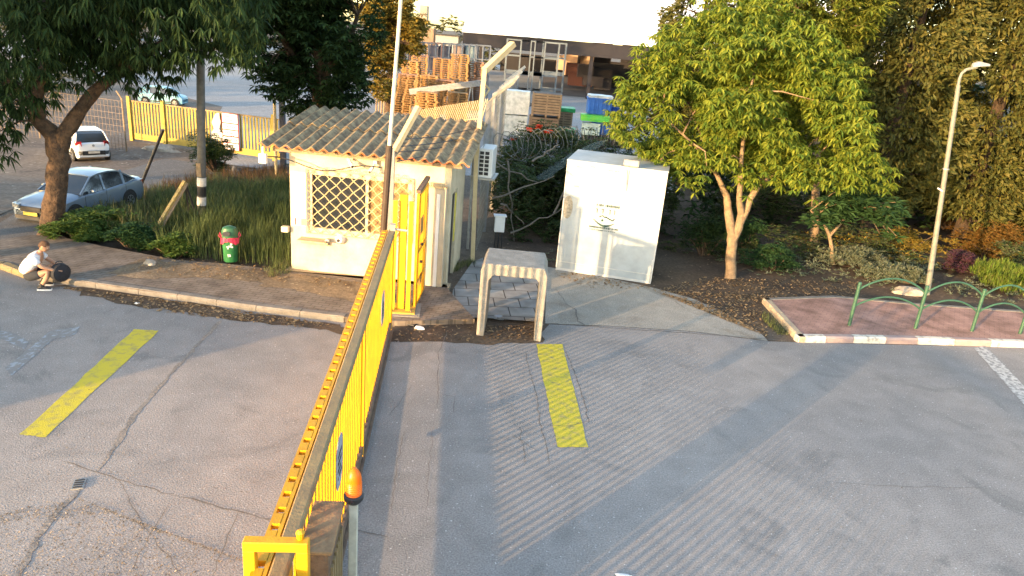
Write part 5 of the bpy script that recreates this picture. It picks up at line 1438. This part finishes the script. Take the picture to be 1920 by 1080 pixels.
skinmesh('shorts', [(.20, .16, .395, .086), (.11, .15, .35, .098), (-.04, .11, .29, .115), (-.15, 0, .265, .125), (-.04, -.11, .285, .115), (.11, -.15, .33, .098), (.20, -.16, .365, .086)], [(0, 1), (1, 2), (2, 3), (3, 4), (4, 5), (5, 6)], M_short, pe)
for (x, y) in ((.10, .155), (.17, -.155)):
    b = MB(); 
    loops = []
    for t_, w_, h_ in ((-.085, .028, .05), (-.06, .040, .085), (0, .042, .085), (.07, .045, .06), (.13, .044, .045), (.17, .030, .03)):
        loops.append([(x+t_, y+w_*math.cos(a), .022+max(0, h_*(.5+.5*math.sin(a)))) for a in [k*math.pi/5 for k in range(10)]])
    b.loft(loops); sh_ = b.build('shoe', M_black, pe, smooth=True)
    b = MB(); b.loft([[(x+t_, y+w_*sx_, z) for sx_, z in ((-1, 0), (1, 0), (1, .028), (-1, .028))] for t_, w_ in ((-.095, .03), (-.06, .044), (.07, .049), (.14, .046), (.182, .028))]); b.build('sole', M_white, sh_)
    b = MB(); b.tube([(x-.0, y, .07), (x+.01, y, .15)], .047, 10); b.build('sock', M_black, sh_)
bag = thing('round_bag', pe.location+Matrix.Rotation(rad(14), 3, 'Z') @ Vector((.46, -.02, 0)), rad(10), 'round black bag held upright by the squatting person', 'bag')
bag.location.z = .13; bag.scale = (.85,)*3; bag.rotation_euler.z = rad(66)
pe.scale = (.92,)*3
b = MB(); b.lathe([(.0, -.11), (.15, -.11), (.20, -.08), (.225, 0), (.20, .08), (.15, .11), (0, .11)], 26, Matrix.Translation((0, 0, .23)) @ Matrix.Rotation(rad(90), 4, 'X')); b.build('bag_body', mat('black_fabric', (.022, .024, .03), (.014, .015, .02), 12, .8), bag, smooth=True)
b = MB(); b.tube([(.07*math.cos(a)*1.2, 0, .45+.05*math.sin(a)) for a in [k*math.pi/8 for k in range(9)]], .012, 6); b.build('handle', M_black, bag)
b = MB(); b.tube([(.205*math.cos(a), -.085, .23+.205*math.sin(a)) for a in [k*math.pi/12 for k in range(25)]], .006, 4); b.build('zip', M_black, bag)

# =================================================================== YARD: STACKS, CRATES, SHED
M_pal = mat('pale_pallet_wood', (.34, .20, .08), (.22, .125, .05), 2.5, .85, .2, 30)
M_pal2 = mat('red_pallet_wood', (.32, .17, .10), (.22, .12, .07), 2.5, .85)
def pallet_mesh(m):
    b = MB()
    for k in range(6): b.box((0, -.42+k*.168, .125), (1.2, .12, .022))
    for k in range(3): b.box((0, -.42+k*.42, .011), (1.2, .11, .022))
    for x in (-.52, 0, .52):
        for y in (-.42, 0, .42): b.box((x, y, .064), (.14, .12, .084))
        b.box((x, 0, .107), (.12, .96, .016))
    o = b.build('pallet', m); me = o.data; bpy.data.objects.remove(o); return me
PM, PM2 = pallet_mesh(M_pal), pallet_mesh(M_pal2)
SH_ = ['left end stack beside golden tree', 'rear stack near the golden tree', 'low stack in front of a dark gap', 'stack left of the tallest', 'low weathered stack', 'tallest stack', 'reddish right end stack', 'leaning golden stack', 'short stack left under steel beam', 'short stack right under steel beam']
ORD = ['topmost', 'second', 'third', 'fourth', 'fifth', 'sixth', 'seventh', 'eighth', 'ninth', 'tenth', 'eleventh', 'twelfth', 'thirteenth', 'fourteenth', 'fifteenth', 'sixteenth', 'seventeenth', 'eighteenth', 'nineteenth', 'twentieth', 'twenty-first', 'twenty-second', 'twenty-third', 'twenty-fourth', 'twenty-fifth', 'twenty-sixth', 'twenty-seventh', 'twenty-eighth']
stacks = [  # px left, px right, py top, Y, n skip, label
    (757, 786, 110, 52, 'left end of the pallet stacks, beside the golden tree'), (774, 801, 102, 56, 'rear stack showing above the first one'), (792, 820, 141, 50, 'low stack third from the left, in front of a dark gap'),
    (813, 843, 106, 53, 'stack left of the tallest one'), (820, 852, 149, 49, 'low weathered stack before the tall ones'), (847, 880, 99, 52, 'tallest stack of the row'), (879, 906, 112, 53, 'reddish stack at the right end, next to the bent fence post'),
    (743, 768, 134, 47, 'leaning golden stack low at the left end'), (790, 818, 170, 44, 'short stack under the steel beam, left'), (845, 872, 170, 44, 'short stack under the steel beam, right')]
for i, (x0, x1, yt, Y, lab) in enumerate(stacks):
    pt = AT((x0+x1)/2, yt, Y); h = pt.z; n = max(2, int(h/.145)); rr = random.Random(100+i)
    for k in range(n):
        o = bpy.data.objects.new('pallet', PM2 if i == 6 or rr.random() < .12 else PM); COL.objects.link(o)
        o.location = (pt.x+rr.uniform(-.05, .05)+(.02*k if i == 7 else 0), Y+rr.uniform(-.05, .05), k*.145); o.rotation_euler = (0, 0, rad(rr.uniform(-3, 3)+(8 if i % 2 else -4)))
        tag(o, ('topmost pallet of the ' if k == n-1 else 'pallet '+ORD[n-1-k]+' from the top of the ')+SH_[i], 'pallet', 'pallets of the '+SH_[i])
# steel beam on trestles
bA, bB = AT(768, 172, 45.5), AT(905, 155, 45.5)
sb_ = thing('steel_beam', (bA.x, bA.y, 0), 0, 'long grey steel beam lying on trestles before the pallet stacks', 'beam')
b = MB(); q = Vector((bA.x, bA.y, 0)); b.bar(bA-q, bB-q, .18, .35); b.build('beam', M_grey, sb_)
for u in (.3, .55, .85):
    p = bA.lerp(bB, u)-q; b = MB()
    b.bar((p.x-.25, p.y-.3, 0), p+Vector((-.05, 0, -.2)), .06); b.bar((p.x+.25, p.y+.3, 0), p+Vector((.05, 0, -.2)), .06); b.bar((p.x-.2, p.y, .5), (p.x+.2, p.y, .5), .05); b.build('trestle', M_galv, sb_)
# steel stillage cages
def cage(w, d, h, m, shelves=1, name='steel_cage'):
    b = MB()
    for x in (-w/2, w/2):
        for y in (-d/2, d/2): b.box((x, y, h/2), (.09, .09, h))
    for k in range(shelves+1):
        z = .1+(h-.15)*k/shelves
        for y in (-d/2, d/2): b.box((0, y, z), (w-.09, .07, .08))
        for x in (-w/2, w/2): b.box((x, 0, z), (.07, d-.09, .08))
    o = b.build(name, m); me = o.data; bpy.data.objects.remove(o); return me
M_cg = mat('blue_grey_steel', (.13, .155, .19), (.08, .095, .12), 2, .7)
M_cr = mat('red_brown_steel', (.20, .11, .09), (.13, .08, .07), 2, .7)
C1, C2 = cage(1.1, 1.2, 2.3, M_cg, 2), cage(1.1, 1.2, 2.3, M_cr, 2)
for i in range(13):
    px = 757+i*12.5; p = AT(px, 77+i*.6, 62)
    for lv in range(2):
        o = bpy.data.objects.new('steel_cage', C2 if i in (1, 2, 5) else C1); COL.objects.link(o)
        o.location = (p.x, 62+.0*i, p.z-2.3*(lv+1)); o.rotation_euler = (0, 0, rad(3*((i*7) % 5-2)))
        tag(o, ('reddish brown' if i in (1, 2, 5) else 'blue grey')+' open steel cage behind pallets, '+('upper' if lv == 0 else 'lower')+' layer, '+('leftmost' if i == 0 else ORD[i]+' from left'), 'steel cage', 'steel cages behind the pallets, '+('red, ' if i in (1, 2, 5) else 'grey, ')+('upper' if lv == 0 else 'lower'))
# goods inside some cages
rr = random.Random(77)
for i, (px, c, lab) in enumerate(((790, (.45, .45, .44), 'pale grey'), (815, (.16, .15, .18), 'dark grey'), (836, (.1, .1, .13), 'blackish'), (861, (.6, .42, .32), 'salmon pink'), (885, (.25, .33, .36), 'blue green'))):
    p = AT(px, 80, 62.3); b = MB(); b.box((0, 0, .95), (.85, .8, 1.9)); b.box((0, 0, 1.93), (.9, .85, .06))
    o = b.build('wrapped_load', mat('load_%s' % lab.replace(' ', '_'), c, None, 3, .7), bevel=.03); o.location = (p.x, 62.2, p.z-2.2); tag(o, lab+' wrapped load standing inside a steel cage of the far row', 'wrapped goods')
C3 = cage(1.9, 1.5, 2.5, mat('blue_steel', (.12, .15, .17), (.08, .10, .12), 2, .7), 2)
for i, (px, Y) in enumerate(((968, 60), (994, 60), (1020, 60), (1034, 63))):
    p = AT(px, 150, Y)
    for lv in range(2):
        o = bpy.data.objects.new('steel_rack', C3); COL.objects.link(o); o.location = (p.x, Y, lv*2.5); tag(o, 'tall pale steel rack frame left of the open shed, '+['lower', 'upper'][lv]+' tier, '+['leftmost', 'second from left', 'third from left', 'rightmost'][i], 'rack', 'pale racks by the shed')
def slat_crate(name, loc, w, d, h, m, label, cat='crate', nrow=8, rz=0):
    t = thing(name, loc, rz, label, cat)
    b = MB(); b.box((0, 0, h/2+.05), (w-.06, d-.06, h-.12)); b.build('lining', mat('crate_dark', (.07, .05, .035), (.05, .035, .025)), t)
    b = MB(); rh = (h-.12)/nrow
    for k in range(nrow):
        z = .12+rh*(k+.5)
        for y in (-d/2, d/2): b.box((0, y, z), (w, .03, rh*.72))
        for x in (-w/2, w/2): b.box((x, 0, z), (.03, d-.03, rh*.72))
    b.build('slat', m, t)
    b = MB()
    for x in (-w/2+.05, w/2-.05, 0):
        b.box((x, -d/2-.02, h/2+.03), (.08, .02, h-.06)); b.box((x, 0, .05), (.1, d, .1))
    b.build('batten', m, t); return t
M_crt = mat('brown_crate_wood', (.20, .135, .085), (.13, .09, .06), 3, .85)
p = AT(1017, 252, 40.5)
slat_crate('wooden_crate', (p.x, 40.5, 0), 1.55, 1.3, 1.30, M_crt, 'lower of two stacked brown slatted wooden crates in the yard', rz=rad(3))
slat_crate('wooden_crate', (p.x+.06, 40.5, 1.31), 1.55, 1.3, 1.25, mat('tan_crate_wood', (.29, .20, .12), (.2, .135, .08), 3, .85), 'upper of two stacked slatted wooden crates, tan coloured', rz=rad(1))
p = AT(1055, 232, 43); slat_crate('wooden_crate', (p.x, 43, .5), 1.0, 1.0, .95, mat('tan_crate_wood', (.29, .2, .12)), 'small tan crate between green plastic sheets', nrow=6)
def wrapped(name, loc, w, d, h, m, label, cat, seed):
    bm = bmesh.new(); bmesh.ops.create_cube(bm, size=1); bmesh.ops.subdivide_edges(bm, edges=bm.edges[:], cuts=6, use_grid_fill=True)
    for v in bm.verts:
        n = noise.noise(v.co*5+Vector((seed*3, 0, 0)))*.035
        v.co = Vector((v.co.x*w, v.co.y*d, (v.co.z+.5)*h))+v.co.normalized()*n
    me = bpy.data.meshes.new(name); bm.to_mesh(me); bm.free(); me.materials.append(m)
    for p in me.polygons: p.use_smooth = True
    me.set_sharp_from_angle(angle=rad(50))
    o = bpy.data.objects.new(name, me); COL.objects.link(o); o.location = loc; return tag(o, label, cat)
M_wrap = mat('white_wrap', (.50, .54, .55), (.24, .28, .28), 4, .4, 1, 9, detail=9)
p = AT(966, 248, 41.5); wrapped('wrapped_bale', (p.x, 41.5, 0), 1.25, 1.1, 1.15, M_wrap, 'lower white plastic wrapped bale left of the stacked crates', 'bale', 1); wrapped('wrapped_bale', (p.x, 41.5, 1.22), 1.3, 1.1, 1.25, mat('white_wrap2', (.6, .62, .6), (.36, .39, .38), 4, .4, 1, 9), 'upper white plastic wrapped bale left of the stacked crates', 'bale', 2)
M_grn = mat('green_sheet', (.02, .34, .09), (.015, .2, .05), 5, .45, 1, 9)
M_blue = mat('blue_plastic', (.03, .13, .45), (.02, .09, .34), 3, .5)
p = AT(1058, 240, 42.6); wrapped('green_sheet', (p.x, 42.4, 0), 1.3, 1.2, .55, M_grn, 'crumpled green plastic sheet under the small tan crate', 'sheet', 3); wrapped('green_sheet', (p.x-.05, 43, 1.44), 1.15, 1.1, .22, M_grn, 'green plastic sheet over the small tan crate', 'sheet', 4)
def pbox(name, loc, w, d, h, m, label, cat='crate'):
    t = thing(name, loc, 0, label, cat); b = MB(); b.box((0, 0, h/2), (w, d, h)); b.build('body', m, t, bevel=.02)
    b = MB()
    for k in range(6): b.box((-w/2+.1+k*(w-.2)/5, -d/2-.02, h/2), (.05, .04, h-.1))
    b.box((0, 0, h-.04), (w+.08, d+.08, .08)); b.build('rib', m, t); return t
p = AT(1114, 258, 39.5)
pbox('plastic_crate', (p.x, 39.5, 0), 1.35, 1.1, .75, mat('dark_plastic', (.04, .038, .045), (.03, .028, .03)), 'dark plastic crate at the bottom of the pile with blue crates')
pbox('plastic_crate', (p.x+.22, 39.5, .76), 1.0, 1.0, .85, M_blue, 'lower blue plastic crate partly under white and green sheets')
pbox('plastic_crate', (p.x+.08, 39.9, 1.75), 1.25, 1.1, .85, M_blue, 'upper blue plastic crate on top of the pile')
wrapped('white_sheet', (p.x-.28, 39.1, .72), .95, .6, .6, mat('white_sheet', (.45, .55, .52), (.25, .34, .3), 5, .5, 1, 9), 'crumpled white sheet hanging on the front of the blue crates', 'sheet', 7)
wrapped('green_sheet', (p.x-.1, 39.3, 1.42), 1.5, .9, .32, mat('lime_sheet', (.06, .45, .08), (.15, .5, .05), 4, .45, 1, 9), 'bright green sheet spilling out between two blue crates', 'sheet', 8)
wrapped('white_sheet', (p.x+.1, 39.9, 2.58), 1.3, 1.1, .14, M_wrap, 'white plastic lining bunched on the top blue crate', 'sheet', 9)
p = AT(1152, 225, 40.5); pbox('plastic_crate', (p.x, 41.5, .9), 1.0, 1.1, 1.2, M_blue, 'blue crate half hidden by the bright tree leaves'); slat_crate('wooden_crate', (p.x, 40.4, 0), 1.1, 1.0, .9, M_crt, 'brown crate half hidden behind bright tree leaves')
# open shed
sh_ = thing('open_shed', (0, 0, 0), 0, 'large open sided shed with white roof and dark interior', 'shed')
M_shr = mat('white_roof_sheet', (.80, .80, .80), (.74, .74, .74), 1, .6)
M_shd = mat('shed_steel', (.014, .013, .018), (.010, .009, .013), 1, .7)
eL, eR = AT(866, 66, 72), AT(1300, 84, 72)
yy0, yy1 = 72, 112
b = MB(); zz = eL.z; W_ = 40
x0 = eL.x; x1 = x0+46
b.add([(x0, yy0, 5.1), (x1, yy0, 5.6), (x1, 92, 11.5), (x0, 92, 10.8), (x0, yy0, 5.35), (x1, yy0, 5.85), (x1, 92, 11.75), (x0, 92, 11.05)], [(0, 1, 2, 3), (7, 6, 5, 4), (0, 4, 5, 1), (1, 5, 6, 2), (2, 6, 7, 3), (3, 7, 4, 0)])
b.add([(x0, 92, 10.8), (x1, 92, 11.5), (x1, yy1, 6.6), (x0, yy1, 6.0), (x0, 92, 11.04), (x1, 92, 11.74), (x1, yy1, 6.85), (x0, yy1, 6.25)], [(0, 1, 2, 3), (7, 6, 5, 4), (0, 4, 5, 1), (1, 5, 6, 2), (2, 6, 7, 3), (3, 7, 4, 0)])
b.build('roof', M_shr, sh_)
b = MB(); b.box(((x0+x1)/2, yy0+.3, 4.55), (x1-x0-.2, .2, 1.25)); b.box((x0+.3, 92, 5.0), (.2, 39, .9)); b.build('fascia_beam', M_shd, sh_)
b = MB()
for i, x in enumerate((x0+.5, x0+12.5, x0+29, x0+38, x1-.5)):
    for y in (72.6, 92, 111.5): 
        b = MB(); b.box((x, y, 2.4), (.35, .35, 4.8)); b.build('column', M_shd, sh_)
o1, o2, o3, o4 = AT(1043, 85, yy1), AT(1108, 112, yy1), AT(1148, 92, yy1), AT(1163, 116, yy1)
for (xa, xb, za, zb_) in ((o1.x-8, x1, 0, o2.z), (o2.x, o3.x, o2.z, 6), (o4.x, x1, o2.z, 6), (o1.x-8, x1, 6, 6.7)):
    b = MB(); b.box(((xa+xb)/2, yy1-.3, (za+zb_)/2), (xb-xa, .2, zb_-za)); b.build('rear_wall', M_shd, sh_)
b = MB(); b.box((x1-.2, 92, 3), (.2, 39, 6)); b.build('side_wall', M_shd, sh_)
sheet('shed_floor', [(x0+8, 74), (x1, 74), (x1, 111), (x0+8, 111)], mat('shaded_floor', (.10, .09, .095), (.07, .065, .07), .3, .9), .03, z=0)  # dark sheet: the shade under the roof is put into the floor colour
b = MB()
for k in range(9): b.bar((x0+.5, 74+k*4.6, 4.9+(k*4.6 if k < 4 else (38-k*4.6)*.8)*.25), (x1-.5, 74+k*4.6, 5.2+(k*4.6 if k < 4 else (38-k*4.6)*.8)*.25), .2)
b.build('purlin', M_shd, sh_)
rr = random.Random(15)
gl = ['dark red brown goods pile inside the shed', 'dark grey goods pile inside the shed behind the first column', 'low dark pile deep inside the shed', 'brown carton stack at the rear opening of the shed', 'tan carton stack at the rear opening of the shed']
for i, (px, py, Y, w, h, c) in enumerate(((1068, 140, 88, 4.5, 3.0, (.12, .05, .045)), (1115, 143, 86, 4, 2.8, (.05, .045, .055)), (1150, 143, 90, 6, 3.2, (.04, .04, .05)), (1058, 120, 108, 3.4, 4.1, (.5, .33, .22)), (1092, 120, 109, 4.2, 4.3, (.42, .3, .2)))):
    p = AT(px, py, Y); t = thing('goods_pile', (p.x, Y, 0), 0, gl[i], 'goods')
    for k in range(5):
        b = MB(); b.box((rr.uniform(-.3, .3)*w, rr.uniform(-.5, .5), h*(.25+.12*k)), (w*rr.uniform(.4, .7), 1.2, h*rr.uniform(.3, .5))); b.build('carton', mat('goods%d' % i, c, None, 1, .8), t)
# low buildings and containers left of the shed
ob = thing('stacked_cartons', (AT(800, 60, 75).x, 75, 0), 0, 'orange tan carton stack rising above the steel cages near the golden tree', 'cartons')
b = MB(); b.box((0, 0, 2.6), (1.6, 1.6, 5.2)); b.build('lower_block', mat('orange_card', (.55, .32, .17), (.45, .26, .13), 1, .8), ob)
b = MB(); b.box((-.3, 0, 6.2), (.7, 1.4, 2.0)); b.build('upper_block', mat('tan_card', (.5, .38, .26), (.4, .3, .2), 1, .8), ob)
lb = thing('far_hut', (AT(828, 72, 95).x, 95, 0), 0, 'low grey flat roofed hut far beyond the steel cages', 'hut')
b = MB(); b.box((0, 0, 2.2), (4.5, 3, 4.4)); b.build('wall', M_grey, lb); b = MB(); b.box((0, 0, 4.5), (4.9, 3.4, .2)); b.build('roof', M_black, lb)
# dark palings and thin dead trunks at the left of the yard
M_pal3 = mat('dark_board', (.09, .08, .09), (.055, .05, .055), 3, .85)
df = thing('dark_container', (AT(729, 140, 47).x, 47, 0), 0, 'dark upright box with a white top left of the pallets', 'box')
b = MB(); b.box((0, 0, 1.2), (.55, .8, 2.4)); b.build('body', M_pal3, df); b = MB(); b.box((0, 0, 2.43), (.62, .9, .1)); b.build('top', M_white, df)
for i, px in enumerate((706, 711, 716, 721)):
    p = AT(px, 150, 44+i*.7); t = tag(MB().tube([(0, 0, 0), (.03, 0, 1.2), (.0, 0, 2.6)], .05, 6).build('thin_stake', M_wood), ORD[3-i].replace('topmost', 'rightmost')+(' from the right' if i < 3 else '')+' of four thin bare stakes under the golden tree', 'stake', 'bare stakes under the golden tree'); t.location = (p.x, 44+i*.7, 0)
# far tree belt closing the horizon on the left and right
M_far = leafmat('far_leaf', [(.05, .06, .025), (.08, .085, .035), (.10, .10, .045)], .2)
mass('far_woods', [((-75+i*9+(i % 3), 112+(i*13) % 9, 1.5), (6.5, 4, 4.5+(i*7) % 4)) for i in range(8)]+[((30+i*9, 100+(i*13) % 9, 1.5), (6.5, 5, 8+(i*7) % 5)) for i in range(6)], 5200, M_far, (5, 1.1, .5, .3, .2), 64)
mass('far_woods', [((-52+i*4, 46+(i*5) % 4, 0.5), (3, 1.6, 3.4+(i*3) % 2)) for i in range(6)], 2400, M_far, (6, .4, .16, .3, .2), 65)

# =================================================================== unseen trees added out of frame to shade the lane and shed
def off_tree(x, y, r, z0, z1, n, seed, label):
    rr = random.Random(seed); lobes = [((x+rr.uniform(-.6, .6)*r, y+rr.uniform(-.6, .6)*r, z0+(z1-z0)*rr.uniform(.3, .75)), (r*.75, r*.75, (z1-z0)*.36)) for _ in range(7)]
    make_tree('unseen_shade_tree', (x, y, 0), [([(x, y, 0), (x, y, z0), (x+.2, y, z0+(z1-z0)*.5)], [.28, .22, .1])], lobes, n, (8, .42, .2, .6, .2), M_leafL, M_bark, label, seed, 30, .2, .3, .04)
off_tree(-17.6, 7.2, 2.9, 3.2, 10, 1500, 201, 'unseen tree added for shade left of the view, nearest the squatting person')
off_tree(-16.4, 11.6, 2.7, 3.4, 10, 1300, 206, 'unseen tree added for shade by the lane entrance, just left of the view')
off_tree(-26.5, 3.4, 2.8, 2.8, 11, 2000, 202, 'middle unseen tree added for shade left of the view')
off_tree(-29.5, 8.5, 3.0, 2.6, 11, 2000, 203, 'unseen tree added for shade left of the view, farthest from the camera')
off_tree(-37, 31.5, 4.2, 4, 15, 1800, 204, 'tall unseen tree added to shade the shed, nearer of the two far left')  # this pair is added out of view to keep low sun off the shed
off_tree(-42, 37.5, 4.2, 4, 15, 1800, 205, 'tall unseen tree added to shade the shed, farther of the two far left')

bwl = thing('unseen_shade_wall', (-13.2, 1.8, 0), math.atan2(1.1, -11.3), 'long rendered wall added unseen left of the camera to shade the road', 'wall')  # unseen blocker added so its shadow covers the upper left road
b = MB(); b.box((6.0, 0, .93), (12.0, .2, 1.86)); b.build('wall', M_wall, bwl); b = MB(); b.box((6.0, 0, 1.9), (12.1, .3, .08)); b.build('coping', M_conc, bwl)
# =================================================================== small litter and the drain
dg_ = thing('road_drain', G(148, 909), rad(20), 'small grey drain grate in the asphalt at the lower left', 'drain')
b = MB(); b.box((0, 0, .008), (.13, .20, .014)); b.build('frame', M_galv, dg_)
b = MB()
for k in range(4): b.box((0, -.07+k*.047, .018), (.10, .018, .008))
b.build('bar', M_black, dg_)
def scrap(name, px, z, s_, m, lab, seed, cat='litter'):
    rr = random.Random(seed); bm = bmesh.new(); bmesh.ops.create_icosphere(bm, subdivisions=2, radius=1)
    for v in bm.verts: v.co = Vector((v.co.x*s_[0], v.co.y*s_[1], max(v.co.z, -.2)*s_[2]))*(1+rr.uniform(-.3, .3))
    me = bpy.data.meshes.new(name); bm.to_mesh(me); bm.free(); me.materials.append(m); o = bpy.data.objects.new(name, me); COL.objects.link(o); o.location = G(*px, z); return tag(o, lab, cat)
scrap('crumpled_paper', (785, 616), .01, (.10, .07, .04), M_white, 'crumpled white paper on the ground below the yellow gate post', 1)
scrap('milk_carton', (934, 596), .01, (.12, .09, .05), mat('pale_blue_plate', (.3, .3, .4)), 'crushed pale blue carton lying inside the concrete portal', 2)
scrap('crumpled_paper', (257, 569), .01, (.05, .03, .02), M_white, 'tiny white scrap on the asphalt before the kerb', 3)
scrap('stone', (788, 552), .02, (.12, .08, .08), mat('red_stone', (.22, .13, .1)), 'reddish stone at the foot of the pedestrian gate', 4, 'stone')
scrap('crumpled_paper', (1168, 1080), .0, (.10, .03, .02), M_white, 'white scrap at the bottom edge of the asphalt', 5)
scrap('stone', (1700, 548), .02, (.4, .25, .14), M_stone, 'broad pale stone half buried left of the lamp foot', 6, 'stone')
b = MB(); rr = random.Random(12)
pts = [G(x, y, .03) for x, y in ((738, 603), (775, 610), (800, 598), (850, 585), (880, 560), (905, 520))]
b.tube([p+Vector((rr.uniform(-.02, .02), rr.uniform(-.02, .02), 0)) for p in pts], .018, 6); tag(b.build('hose', M_black), 'thin black hose lying from the gate post to the hut path', 'hose')
bpy.context.view_layer.update()
